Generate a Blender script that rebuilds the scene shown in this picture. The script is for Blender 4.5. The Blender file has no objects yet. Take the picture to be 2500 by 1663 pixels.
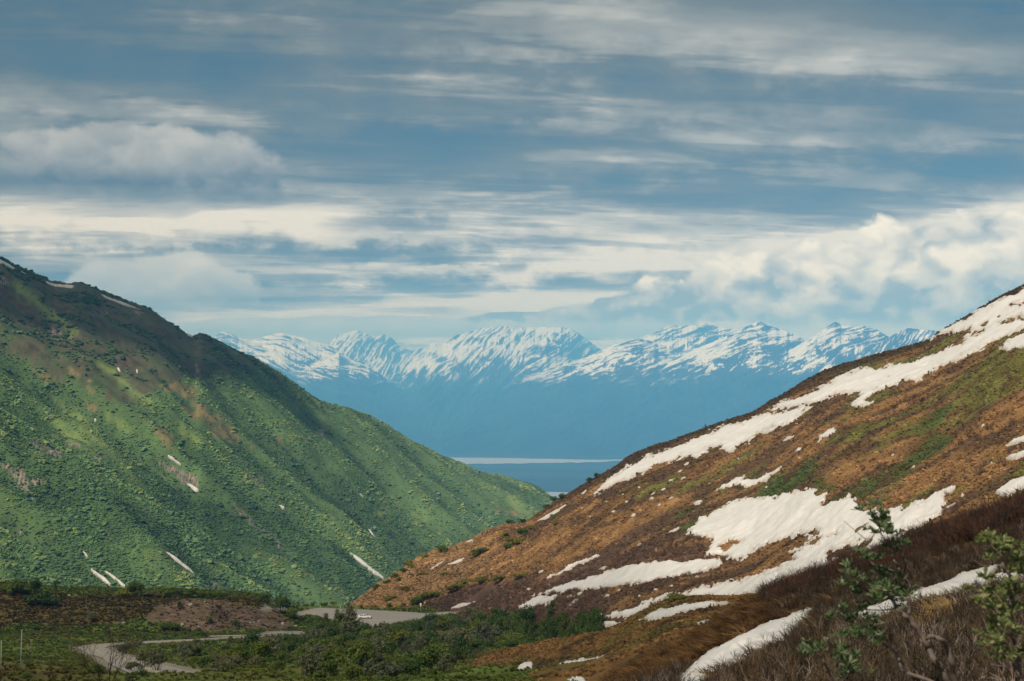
import bpy, bmesh, math, random
import numpy as np
from mathutils import Vector, Matrix

random.seed(7)
rng = np.random.default_rng(11)
SC = bpy.context.scene
COL = SC.collection
R_ = math.radians

# ------------------------------------------------------------------ camera
F = 50.0 / 36.0 * 2500.0          # focal length, photograph pixels
HZ = 960.0                        # the level line in the photograph
cam = bpy.data.cameras.new("camera")
cam.lens = 50.0; cam.sensor_width = 36.0; cam.sensor_fit = 'HORIZONTAL'
cam.shift_y = (HZ - 831.5) / 2500.0
cam.clip_start = 0.3; cam.clip_end = 150000.0
cam.dof.use_dof = True; cam.dof.focus_distance = 150.0; cam.dof.aperture_fstop = 6.5
cam_o = bpy.data.objects.new("camera", cam); COL.objects.link(cam_o)
cam_o.rotation_euler = (R_(90), 0, 0)
SC.camera = cam_o

# ------------------------------------------------------------------ render / view
SC.render.engine = 'CYCLES'
SC.cycles.use_denoising = True
SC.cycles.max_bounces = 6; SC.cycles.diffuse_bounces = 3; SC.cycles.glossy_bounces = 2
SC.cycles.transparent_max_bounces = 8; SC.cycles.volume_bounces = 1
SC.cycles.caustics_reflective = False; SC.cycles.caustics_refractive = False
SC.view_settings.view_transform = 'Standard'; SC.view_settings.look = 'None'
SC.view_settings.exposure = 0.3; SC.view_settings.gamma = 1.0
SC.view_settings.use_curve_mapping = False

# ------------------------------------------------------------------ sun
SUN_EL = R_(46.0); SUN_AZ = R_(-148.0)       # azimuth clockwise from +Y: behind the camera, to the left
SDIR = Vector((math.sin(SUN_AZ) * math.cos(SUN_EL), math.cos(SUN_AZ) * math.cos(SUN_EL), math.sin(SUN_EL)))
sun = bpy.data.lights.new("sun", 'SUN'); sun.energy = 3.9; sun.angle = R_(0.6); sun.color = (1.0, 0.91, 0.79)
sun_o = bpy.data.objects.new("sun", sun); COL.objects.link(sun_o)
sun_o.rotation_euler = SDIR.to_track_quat('Z', 'Y').to_euler()

# ------------------------------------------------------------------ node expressions
class E:
    """a socket with arithmetic"""
    def __init__(s, t, sock): s.t = t; s.s = sock
    def _m(s, op, *a, clamp=False):
        n = s.t.nodes.new('ShaderNodeMath'); n.operation = op; n.use_clamp = clamp
        for i, v in enumerate((s,) + a):
            if isinstance(v, E): s.t.links.new(v.s, n.inputs[i])
            else: n.inputs[i].default_value = float(v)
        return E(s.t, n.outputs[0])
    def __add__(s, o): return s._m('ADD', o)
    __radd__ = __add__
    def __sub__(s, o): return s._m('SUBTRACT', o)
    def __rsub__(s, o): return (s * -1.0) + o
    def __mul__(s, o): return s._m('MULTIPLY', o)
    __rmul__ = __mul__
    def __truediv__(s, o): return s._m('DIVIDE', o)
    def sq(s): return s._m('MULTIPLY', s)
    def exp(s): return s._m('EXPONENT')
    def clamp(s): return s._m('ADD', 0.0, clamp=True)
    def max(s, o): return s._m('MAXIMUM', o)
    def min(s, o): return s._m('MINIMUM', o)
    def atan2(s, o): return s._m('ARCTAN2', o)
    def asin(s): return s._m('ARCSINE')
    def pow(s, o): return s._m('POWER', o)
    def step(s, a, b):
        n = s.t.nodes.new('ShaderNodeMapRange'); n.interpolation_type = 'SMOOTHSTEP'
        s.t.links.new(s.s, n.inputs[0])
        for i, v in ((1, a), (2, b), (3, 0.0), (4, 1.0)): n.inputs[i].default_value = v
        return E(s.t, n.outputs[0])

def vec(t, x, y, z):
    n = t.nodes.new('ShaderNodeCombineXYZ')
    for i, v in enumerate((x, y, z)):
        if isinstance(v, E): t.links.new(v.s, n.inputs[i])
        else: n.inputs[i].default_value = float(v)
    return E(t, n.outputs[0])

def noise(t, v, scale=1.0, detail=4.0, rough=0.5, dist=0.0, color=False):
    n = t.nodes.new('ShaderNodeTexNoise'); n.noise_dimensions = '3D'
    if v is not None: t.links.new(v.s, n.inputs['Vector'])
    n.inputs['Scale'].default_value = scale; n.inputs['Detail'].default_value = detail
    n.inputs['Roughness'].default_value = rough; n.inputs['Distortion'].default_value = dist
    return E(t, n.outputs['Color' if color else 'Fac'])

def mixc(t, fac, a, b, mode='MIX'):
    n = t.nodes.new('ShaderNodeMix'); n.data_type = 'RGBA'; n.blend_type = mode
    for i, v in ((0, fac), (6, a), (7, b)):
        if isinstance(v, E): t.links.new(v.s, n.inputs[i])
        elif i == 0: n.inputs[0].default_value = v
        else: n.inputs[i].default_value = (*v, 1.0)
    return E(t, n.outputs[2])

def ramp(t, fac, stops):
    n = t.nodes.new('ShaderNodeValToRGB'); t.links.new(fac.s, n.inputs[0])
    el = n.color_ramp.elements
    while len(el) < len(stops): el.new(0.5)
    for e, (p, c) in zip(el, stops): e.position = p; e.color = (*c, 1.0)
    return E(t, n.outputs[0])

# ------------------------------------------------------------------ sky
def build_world():
    w = bpy.data.worlds.new("World"); SC.world = w; w.use_nodes = True
    t = w.node_tree; t.nodes.clear()
    out = t.nodes.new('ShaderNodeOutputWorld'); bg = t.nodes.new('ShaderNodeBackground')
    t.links.new(bg.outputs[0], out.inputs[0]); bg.inputs[1].default_value = 0.1
    sky = t.nodes.new('ShaderNodeTexSky'); sky.sky_type = 'NISHITA'; sky.sun_disc = False
    sky.sun_elevation = SUN_EL; sky.sun_rotation = SUN_AZ % (2 * math.pi); sky.altitude = 900
    sky.ozone_density = 2.0; sky.dust_density = 0.4
    tc = t.nodes.new('ShaderNodeTexCoord')
    D = E(t, tc.outputs['Generated'])
    sp = t.nodes.new('ShaderNodeSeparateXYZ'); t.links.new(D.s, sp.inputs[0])
    x, y, z = (E(t, sp.outputs[i]) for i in range(3))
    az = x.atan2(y); el = z.asin()
    # stratus deck seen in perspective
    dz = z.max(0.0) + 0.09
    px, py = x / dz, y / dz
    wv = noise(t, vec(t, px, py, 3.1), 0.7, 2.0, 0.5)
    s1 = noise(t, vec(t, px + (wv - 0.5) * 1.3, py * 1.3 + (wv - 0.5) * 0.9 - px * 0.12, 0.0), 0.55, 6.0, 0.62)
    s2 = noise(t, vec(t, px * 0.75 + 9.0, py * 2.6 - px * .3, 4.0), 1.0, 5.0, 0.62)
    B = 0.46 + (s1 - 0.5) * 1.25 + (s2 - 0.5) * 0.6 + s1.step(.49, .555) * .11 + s2.step(.49, .54) * .10 - el.step(.16, .27) * .12 + (1.0 - el.step(.03, .10)) * .40
    # wisps, and the billows of the heaped clouds
    wn = noise(t, vec(t, az * 24.0, el * 40.0, 1.3), 1.0, 5.0, 0.62)
    aw = az + (wn - 0.5) * 0.07; ew = el + (wn - 0.5) * 0.040
    fq = 19.0
    def vor(x_, y_, det):
        n = t.nodes.new('ShaderNodeTexVoronoi'); n.voronoi_dimensions = '2D'; n.feature = 'F1'; t.links.new(vec(t, x_, y_, 0).s, n.inputs['Vector'])
        n.inputs['Scale'].default_value = 1.0; n.inputs['Detail'].default_value = det; n.inputs['Roughness'].default_value = .5; n.inputs['Lacunarity'].default_value = 2.1; n.normalize = True
        return 1.0 - E(t, n.outputs['Distance'])
    wo = (wn - .5) * .9
    ax_, ey_ = az * fq + wo, el * fq * 1.35 - wo
    k1 = vor(ax_, ey_, 3.0)
    k2 = vor(ax_ + .11, ey_ - .20, 1.0)
    kl = k1 - k2
    def ae(u, v):
        a = math.atan((u - 1250) / F); return a, math.atan((HZ - v) / F * math.cos(a))
    def blob(u, v, ru, rv, tilt=0.0, A=aw, L=ew):
        a, e = ae(u, v); da = A - a; de = L - e
        if tilt: de = de - da * tilt
        q = (da * (F / ru)).sq() + (de * (F / rv)).sq()
        return (1.0 - q * .3).max(0.0).sq()
    for (u, v, ru, rv, tl, k) in (
            (1560, 100, 480, 62, 0, .24), (2150, 155, 460, 44, 0.03, .20), (250, 60, 620, 130, 0, -.05), (2480, 50, 230, 90, 0, -.22),
            (1000, 352, 620, 30, 0.03, -.18), (2050, 435, 660, 42, 0.03, -.26), (1450, 415, 260, 46, 0, .12),
            (450, 535, 900, 56, 0.0, .52), (2380, 560, 620, 66, 0.075, .55), (1650, 605, 520, 32, 0.08, .34),
            (1260, 665, 420, 24, 0.02, .40), (955, 545, 120, 26, 0, -.42), (1950, 555, 260, 20, 0.08, -.20),
            (1000, 625, 620, 17, 0, -.18), (1480, 760, 460, 55, 0, .34), (1800, 730, 460, 40, 0.04, .08), (2150, 800, 420, 34, 0, .22), (760, 800, 420, 34, 0, .16)):
        B = B + blob(u, v, ru, rv, tl) * k
    B = B - 0.05 + (wn - .5) * .45
    cl = ramp(t, B, ((0.0, (.042, .080, .105)), (0.20, (.082, .108, .112)), (0.42, (.150, .164, .150)), (0.62, (.290, .292, .265)),
                     (0.82, (.54, .522, .475)), (1.0, (.82, .775, .70))))
    # heaped clouds: an outline eaten by billows, lit from the left and above
    def heap(parts, base, bright, dark, sharp, eat, top, flat=0.010, rel=2.6, lo=.30):
        nonlocal cl
        d = None
        for (u, v, ru, rv, tl) in parts:
            g = blob(u, v, ru, rv, tl, az, el); d = g if d is None else d.max(g)
        gd = d.step(.03, .2)
        d = d + (k1 - 0.62) * eat + (wn - .5) * .5
        a0, e0 = ae(1250, base)
        al = gd * d.step(0.42 - sharp, 0.42 + sharp) * (el - e0 + (wn - .5) * .012).step(-flat, flat)
        lit = (lo + (el - e0).step(0.0, top) * 0.42 + kl * rel + (wn - .5) * .35).clamp()
        cl = mixc(t, al, cl, mixc(t, lit, dark, bright))
    heap(((320, 415, 310, 88, .03), (60, 446, 280, 66, 0), (490, 428, 170, 68, -.1)), 482, (.68, .65, .59), (.105, .118, .120), .09, .60, .036, 0.005, .7, .08)
    heap(((400, 702, 190, 68, -.05), (500, 728, 110, 50, 0)), 745, (.72, .70, .66), (.27, .30, .32), .08, 1.0, .03, 0.012, .9)
    heap(((2080, 705, 380, 90, .03), (2420, 675, 340, 125, .02), (1780, 722, 260, 60, .05), (1600, 752, 240, 34, .05), (1400, 784, 300, 20, 0)), 806, (1.0, .94, .84), (.31, .325, .325), .07, 1.05, .06, 0.010, 2.8, .24)
    heap(((700, 806, 300, 26, 0), (960, 800, 240, 24, 0), (1450, 806, 200, 16, 0)), 834, (.66, .66, .64), (.32, .36, .38), .12, 1.1, .015, 0.008, 1.0)
    ground = el.step(-0.10, -0.01)
    c10 = mixc(t, 1.0, cl, (10.0, 10.0, 10.0), 'MULTIPLY')
    c10 = mixc(t, ground, (0.9, 1.4, 1.8), c10)
    thin = (1.0 - B.step(0.05, 0.5)) * 0.08
    t.links.new(mixc(t, thin, c10, E(t, sky.outputs[0])).s, bg.inputs[0])
    w.cycles.sampling_method = 'MANUAL'; w.cycles.sample_map_resolution = 512
build_world()

# ------------------------------------------------------------------ numeric noise
_pr = np.random.default_rng(5); _PERM = np.concatenate([_pr.permutation(1024)] * 2).astype(np.int32)
_GA = np.arange(1024) / 1024 * 6.2831853; _GX = np.cos(_GA).astype(np.float32) * 1.5; _GY = np.sin(_GA).astype(np.float32) * 1.5
def perlin(x, y, seed=0):
    x = np.asarray(x, float); y = np.asarray(y, float); x, y = np.broadcast_arrays(x, y)
    xi = np.floor(x); yi = np.floor(y); xf = (x - xi).astype(np.float32); yf = (y - yi).astype(np.float32)
    xi = (xi.astype(np.int32) + seed * 37) & 1023; yi = (yi.astype(np.int32) + seed * 91) & 1023; x1 = (xi + 1) & 1023
    pa = _PERM[xi]; pb = _PERM[x1]
    def g(p, iy, dx, dy):
        h = _PERM[p + iy]; return _GX[h] * dx + _GY[h] * dy
    y1 = (yi + 1) & 1023; u = xf ** 3 * (xf * (xf * 6 - 15) + 10); v = yf ** 3 * (yf * (yf * 6 - 15) + 10)
    a = g(pa, yi, xf, yf); b = g(pb, yi, xf - 1, yf); c = g(pa, y1, xf, yf - 1); d = g(pb, y1, xf - 1, yf - 1)
    return (a + (b - a) * u) * (1 - v) + (c + (d - c) * u) * v
def fbm(x, y, seed=0, o=4, gain=.5):
    s = 0; a = 1.0
    for i in range(o):
        s = s + a * perlin(x * 2 ** i + 17.3 * i, y * 2 ** i - 9.1 * i, seed + i); a *= gain
    return s
def ridged(x, y, seed=0, o=4, gain=.5):
    s = 0; a = 1.0
    for i in range(o):
        s = s + a * (1 - 2 * np.abs(perlin(x * 2 ** i + 5.7 * i, y * 2 ** i + 3.3 * i, seed + i))); a *= gain
    return s
def smooth(x, a, b):
    k = np.clip((x - a) / (b - a), 0, 1); return k * k * (3 - 2 * k)
def lerp(a, b, k): return a + (b - a) * k

# ------------------------------------------------------------------ curves and ground sheets
def pchip(xk, yk, x):
    xk = np.asarray(xk, float); yk = np.asarray(yk, float); x = np.clip(x, xk[0], xk[-1])
    h = np.diff(xk); d = np.diff(yk) / h; m = np.zeros_like(yk); m[0] = d[0]; m[-1] = d[-1]
    if len(yk) > 2:
        ok = d[:-1] * d[1:] > 0; w1 = 2 * h[1:] + h[:-1]; w2 = h[1:] + 2 * h[:-1]
        den = w1 / np.where(ok, d[:-1], 1) + w2 / np.where(ok, d[1:], 1)
        m[1:-1] = np.where(ok, (w1 + w2) / np.where(ok, den, 1), 0)
    i = np.clip(np.searchsorted(xk, x) - 1, 0, len(h) - 1); s = (x - xk[i]) / h[i]
    return ((1 + 2 * s) * (1 - s) ** 2 * yk[i] + s * (1 - s) ** 2 * h[i] * m[i] + s * s * (3 - 2 * s) * yk[i + 1] + s * s * (s - 1) * h[i] * m[i + 1])

class Sheet:
    """ground as radial profiles: for each bearing (u) a chain of (distance, height) nodes, front to back"""
    def __init__(s, us, ys, zs, disp=None):
        s.us = us; s.ys = ys; s.zs = zs; s.n = len(ys); s.disp = disp
    def raw(s, u, t):
        u = np.asarray(u, float); t = np.asarray(t, float); u, t = np.broadcast_arrays(u, t); sh = u.shape; u = u.ravel(); t = t.ravel()
        uu, inv = np.unique(u, return_inverse=True)
        Yr = np.array([pchip(s.us, r, uu) for r in s.ys]); Zr = np.array([pchip(s.us, r, uu) for r in s.zs])
        t = np.clip(t, 0, s.n - 1 - 1e-9); i = t.astype(int); f = t - i
        def herm(A):
            d = np.diff(A, axis=0); m = np.empty_like(A); m[0] = d[0]; m[-1] = d[-1]
            p = d[:-1] * d[1:]; m[1:-1] = np.where(p > 0, 2 * p / np.where(np.abs(d[:-1] + d[1:]) < 1e-9, 1, d[:-1] + d[1:]), 0)
            a, b, ma, mb = A[i, inv], A[i + 1, inv], m[i, inv], m[i + 1, inv]
            return (1 + 2 * f) * (1 - f) ** 2 * a + f * (1 - f) ** 2 * ma + f * f * (3 - 2 * f) * b + f * f * (f - 1) * mb
        Y = herm(Yr); Z = herm(Zr)
        return Y.reshape(sh), Z.reshape(sh)
    def pos(s, u, t):
        u, t = np.broadcast_arrays(np.asarray(u, float), np.asarray(t, float))
        Y, Z = s.raw(u, t); X = (u - 1250) / F * Y
        if s.disp is not None: Z = Z + s.disp(X, Y, u, t)
        return X, Y, Z
    def at(s, u, v, t0=0.0, t1=None):
        """the visible ground point under photograph pixel (u, v)"""
        t = np.linspace(t0, s.n - 1 if t1 is None else t1, 400)
        X, Y, Z = s.pos(np.full(400, float(u)), t); vv = HZ - F * Z / Y
        k = np.nonzero(vv <= v)[0]
        k = int(k[0]) if len(k) else int(np.argmin(vv))
        return Vector((X[k], Y[k], Z[k]))
    def t_of(s, x, y):
        x = np.asarray(x, float); y = np.asarray(y, float); u = 1250 + F * x / y; uf = u.ravel(); yf = y.ravel()
        uu, inv = np.unique(uf, return_inverse=True); Yr = np.array([pchip(s.us, r, uu) for r in s.ys])[:, inv]
        d = np.diff(Yr, axis=0); m = np.empty_like(Yr); m[0] = d[0]; m[-1] = d[-1]; p = d[:-1] * d[1:]; m[1:-1] = np.where(p > 0, 2 * p / np.where(np.abs(d[:-1] + d[1:]) < 1e-9, 1, d[:-1] + d[1:]), 0)
        k = np.clip((Yr < yf).sum(0) - 1, 0, s.n - 2); j = np.arange(len(uf)); A, B_, ma, mb = Yr[k, j], Yr[k + 1, j], m[k, j], m[k + 1, j]
        lo = np.zeros(len(uf)); hi = np.ones(len(uf))
        for _ in range(20):
            f = (lo + hi) / 2; Y = (1 + 2 * f) * (1 - f) ** 2 * A + f * (1 - f) ** 2 * ma + f * f * (3 - 2 * f) * B_ + f * f * (f - 1) * mb
            g = Y < yf; lo = np.where(g, f, lo); hi = np.where(g, hi, f)
        return u, (k + (lo + hi) / 2).reshape(u.shape)
    def z(s, x, y):
        x = np.atleast_1d(np.asarray(x, float)); y = np.atleast_1d(np.asarray(y, float))
        u, t = s.t_of(x, y); return s.pos(u, t)[2]

def new_mesh(name, V, Fq, mats=(), smooth_=True, attrs=None, midx=None):
    me = bpy.data.meshes.new(name)
    V = np.ascontiguousarray(V, dtype=np.float32); n = len(V)
    me.vertices.add(n); me.vertices.foreach_set('co', V.ravel())
    if isinstance(Fq, np.ndarray):
        k = Fq.shape[1]; nf = len(Fq)
        me.loops.add(nf * k); me.loops.foreach_set('vertex_index', np.ascontiguousarray(Fq, dtype=np.int32).ravel())
        me.polygons.add(nf); me.polygons.foreach_set('loop_start', np.arange(0, nf * k, k, dtype=np.int32))
        me.polygons.foreach_set('loop_total', np.full(nf, k, dtype=np.int32))
    else:
        tot = [len(f) for f in Fq]; nf = len(Fq)
        me.loops.add(sum(tot)); me.loops.foreach_set('vertex_index', [i for f in Fq for i in f])
        me.polygons.add(nf); me.polygons.foreach_set('loop_start', np.concatenate(([0], np.cumsum(tot)[:-1])).astype(np.int32))
        me.polygons.foreach_set('loop_total', np.array(tot, dtype=np.int32))
    for m in mats: me.materials.append(m)
    if midx is not None: me.polygons.foreach_set('material_index', np.asarray(midx, dtype=np.int32))
    me.polygons.foreach_set('use_smooth', np.full(nf, bool(smooth_)))
    for k, A in (attrs or {}).items():
        A = np.asarray(A, dtype=np.float32)
        at = me.attributes.new(k, 'FLOAT_COLOR', 'POINT'); C = np.ones((n, 4), np.float32); C[:, :A.shape[1]] = A
        at.data.foreach_set('color', C.ravel())
    me.update(calc_edges=True)
    return me

def obj(name, me, parent=None, label=None, category=None, group=None, kind=None):
    o = bpy.data.objects.new(name, me); COL.objects.link(o)
    if parent is not None: o.parent = parent
    for k, v in (('label', label), ('category', category), ('group', group), ('kind', kind)):
        if v: o[k] = v
    return o

def grid_faces(nr, nc):
    a = np.arange(nr * nc).reshape(nr, nc)
    return np.stack([a[:-1, :-1], a[:-1, 1:], a[1:, 1:], a[1:, :-1]], -1).reshape(-1, 4)

# ------------------------------------------------------------------ polygons on the ground
def psdf(u, v, poly):
    """signed distance in pixels, positive inside"""
    p = np.asarray(poly, float); q = np.roll(p, -1, 0)
    best = np.full(u.shape, 1e18); ins = np.zeros(u.shape, bool)
    for (ax, ay), (bx, by) in zip(p, q):
        ex, ey = bx - ax, by - ay; wx, wy = u - ax, v - ay
        k = np.clip((wx * ex + wy * ey) / (ex * ex + ey * ey + 1e-9), 0, 1)
        best = np.minimum(best, (wx - ex * k) ** 2 + (wy - ey * k) ** 2)
        c = (ay > v) != (by > v)
        ins ^= c & (u < (bx - ax) * (v - ay) / (by - ay + 1e-12) + ax)
    d = np.sqrt(best); return np.where(ins, d, -d)

# ------------------------------------------------------------------ materials
def mat(name, build, rough=0.9, spec=0.1):
    m = bpy.data.materials.new(name); m.use_nodes = True; t = m.node_tree; t.nodes.clear()
    out = t.nodes.new('ShaderNodeOutputMaterial'); bs = t.nodes.new('ShaderNodeBsdfPrincipled')
    bs.inputs['Roughness'].default_value = rough; bs.inputs['Specular IOR Level'].default_value = spec
    t.links.new(bs.outputs[0], out.inputs[0])
    c = build(t, bs, out)
    if isinstance(c, E): t.links.new(c.s, bs.inputs['Base Color'])
    elif c is not None: bs.inputs['Base Color'].default_value = (*c, 1)
    return m
def attr(t, name, kind='GEOMETRY', out='Color'):
    n = t.nodes.new('ShaderNodeAttribute'); n.attribute_name = name; n.attribute_type = kind; return E(t, n.outputs[out])
def opos(t):
    n = t.nodes.new('ShaderNodeNewGeometry'); return E(t, n.outputs['Position'])
def orand(t):
    n = t.nodes.new('ShaderNodeObjectInfo'); return E(t, n.outputs['Random'])
def bump(t, bs, h, dist, strength=1.0):
    n = t.nodes.new('ShaderNodeBump'); n.inputs['Distance'].default_value = dist; n.inputs['Strength'].default_value = strength
    t.links.new(h.s, n.inputs['Height']); t.links.new(n.outputs[0], bs.inputs['Normal'])
def scalec(t, c, k):
    return mixc(t, 1.0, c, vec(t, k, k, k), 'MULTIPLY')

def ground_mat(name, s_fine, s_big, depth, amp=0.7):
    def b(t, bs, out):
        p = opos(t); n1 = noise(t, p, s_fine, 5.0, .62); n2 = noise(t, p, s_big, 4.0, .55)
        bump(t, bs, n1, depth)
        return scalec(t, attr(t, 'Col'), (1.0 - amp) + n1 * amp * 1.2 + n2 * amp * .8)
    return mat(name, b)
def tint_mat(name, amp=.5, scale=3.0, trans=0.0):
    """colour handed over by the scatter, broken up by noise and by the single clump"""
    def b(t, bs, out):
        c = attr(t, 'tint', 'INSTANCER'); n1 = noise(t, opos(t), scale, 3.0, .6)
        c = scalec(t, c, (1 - amp) + n1 * amp * 1.3 + orand(t) * amp * .7)
        if trans:
            tr = t.nodes.new('ShaderNodeBsdfTranslucent'); mx = t.nodes.new('ShaderNodeMixShader'); mx.inputs[0].default_value = trans
            t.links.new(c.s, tr.inputs[0]); t.links.new(bs.outputs[0], mx.inputs[1]); t.links.new(tr.outputs[0], mx.inputs[2]); t.links.new(mx.outputs[0], out.inputs[0])
        return c
    return mat(name, b)
def leaf_mat(name, col, amp=.6, trans=.3):
    def b(t, bs, out):
        n1 = noise(t, opos(t), 1.7, 3.0, .6)
        k = (1 - amp) + n1 * amp * 1.2 + orand(t) * amp * .8
        c = scalec(t, mixc(t, orand(t), col, (col[0] * 1.25, col[1] * 1.02, col[2] * .8)), k)
        tr = t.nodes.new('ShaderNodeBsdfTranslucent'); mx = t.nodes.new('ShaderNodeMixShader'); mx.inputs[0].default_value = trans
        t.links.new(c.s, tr.inputs[0]); t.links.new(bs.outputs[0], mx.inputs[1]); t.links.new(tr.outputs[0], mx.inputs[2]); t.links.new(mx.outputs[0], out.inputs[0])
        return c
    return mat(name, b, .6, .2)
def plain_mat(name, col, amp=.3, scale=6.0, rough=.8, spec=.2, metal=0.0):
    def b(t, bs, out):
        bs.inputs['Metallic'].default_value = metal
        n = noise(t, opos(t), scale, 4.0, .6); return scalec(t, mixc(t, 0.0, col, col), (1 - amp) + n * amp * 2)
    return mat(name, b, rough, spec)

# ------------------------------------------------------------------ scatter of uncountable growth
def scatter(name, pts, rot, scl, idx, tint, protos, label, category):
    me = bpy.data.meshes.new(name); n = len(pts)
    me.vertices.add(n); me.vertices.foreach_set('co', np.ascontiguousarray(pts, np.float32).ravel())
    for k, ty, A in (('rot', 'FLOAT_VECTOR', rot), ('scl', 'FLOAT_VECTOR', scl)):
        a = me.attributes.new(k, ty, 'POINT'); a.data.foreach_set('vector', np.ascontiguousarray(A, np.float32).ravel())
    a = me.attributes.new('pick', 'INT', 'POINT'); a.data.foreach_set('value', np.ascontiguousarray(idx, np.int32))
    a = me.attributes.new('tint', 'FLOAT_COLOR', 'POINT'); a.data.foreach_set('color', np.c_[tint, np.ones(n)].astype(np.float32).ravel())
    o = obj(name, me, None, label, category, None, 'stuff')
    c = bpy.data.collections.new(name + "_kinds")
    for i, m in enumerate(protos): c.objects.link(bpy.data.objects.new("%s_kind_%02d" % (name, i), m))
    ng = bpy.data.node_groups.new(name, 'GeometryNodeTree')
    ng.interface.new_socket('Geometry', in_out='INPUT', socket_type='NodeSocketGeometry')
    ng.interface.new_socket('Geometry', in_out='OUTPUT', socket_type='NodeSocketGeometry')
    N = ng.nodes; L = ng.links
    gi = N.new('NodeGroupInput'); go = N.new('NodeGroupOutput'); iop = N.new('GeometryNodeInstanceOnPoints'); ci = N.new('GeometryNodeCollectionInfo')
    ci.inputs['Collection'].default_value = c; ci.inputs['Separate Children'].default_value = True; ci.inputs['Reset Children'].default_value = True
    def na(nm, ty):
        q = N.new('GeometryNodeInputNamedAttribute'); q.data_type = ty; q.inputs['Name'].default_value = nm; return q.outputs['Attribute']
    L.new(gi.outputs[0], iop.inputs['Points']); L.new(ci.outputs[0], iop.inputs['Instance']); iop.inputs['Pick Instance'].default_value = True
    L.new(na('pick', 'INT'), iop.inputs['Instance Index']); L.new(na('scl', 'FLOAT_VECTOR'), iop.inputs['Scale'])
    er = N.new('FunctionNodeEulerToRotation'); L.new(na('rot', 'FLOAT_VECTOR'), er.inputs[0]); L.new(er.outputs[0], iop.inputs['Rotation'])
    L.new(iop.outputs[0], go.inputs[0])
    md = o.modifiers.new('growth', 'NODES'); md.node_group = ng
    return o

# ================================================================== THE SETTING
# ------------------------------------------------------------------ far plain and rivers
def sheet_mesh(xs, ys, zf, colf, name, mats):
    X, Y = np.meshgrid(xs, ys); Z = zf(X, Y)
    return new_mesh(name, np.stack([X, Y, Z], -1).reshape(-1, 3), grid_faces(len(ys), len(xs)), mats, True, {'Col': colf(X, Y).reshape(-1, 3)})
M_FAR = ground_mat("far_land", .002, .0004, 4.0, .5)
def plain_col(X, Y):
    n = fbm(X / 2600, Y / 900, 3, 4)[..., None]
    return np.clip(np.array([.035, .05, .035]) * (1 + .5 * n), .01, 1)
obj("plain", sheet_mesh(np.linspace(-42000, 42000, 85), np.concatenate((np.linspace(-9000, 9000, 10), np.linspace(9500, 24000, 120), np.linspace(25000, 50500, 20))),
    lambda X, Y: -900 + fbm(X / 4000, Y / 3000, 5, 3) * 4 - 3, plain_col, "plain", [M_FAR]),
    None, "dark forested plain far below beyond the valley mouth", "plain", None, 'structure')
M_RIVER = plain_mat("river_silt", (.32, .34, .36), .25, .004, .5, .3)
def river(far, near, label):
    us = np.linspace(far[0][0], far[-1][0], 90)
    vf = pchip([p[0] for p in far], [p[1] for p in far], us); vn = pchip([p[0] for p in near], [p[1] for p in near], us)
    vn = vn + np.array([fbm(u / 40, .3, 9, 4) * 2.0 for u in us]); vf = vf + np.array([fbm(u / 70, .7, 19, 3) * .8 for u in us])
    V = []
    for k in range(4):
        v = lerp(vn, np.minimum(vf, vn - .3), k / 3); Y = 892.0 * F / (v - HZ); V.append(np.stack([(us - 1250) / F * Y, Y, np.full_like(Y, -892.0)], -1))
    obj("river", new_mesh("river", np.concatenate(V), grid_faces(4, 90), [M_RIVER]), None, label, "river", None, 'structure')
river([(900, 1116), (1100, 1117), (1250, 1119), (1400, 1121.5), (1700, 1123)], [(900, 1133), (1100, 1133.5), (1250, 1132), (1400, 1129.5), (1520, 1126), (1700, 1124)], "pale silty river crossing the far plain below the mountains")
river([(1200, 1201), (1340, 1201.5), (1420, 1203), (1600, 1204)], [(1200, 1220), (1340, 1216), (1420, 1214), (1600, 1212)], "short pale bend of river just above the green mountain's foot")

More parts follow.
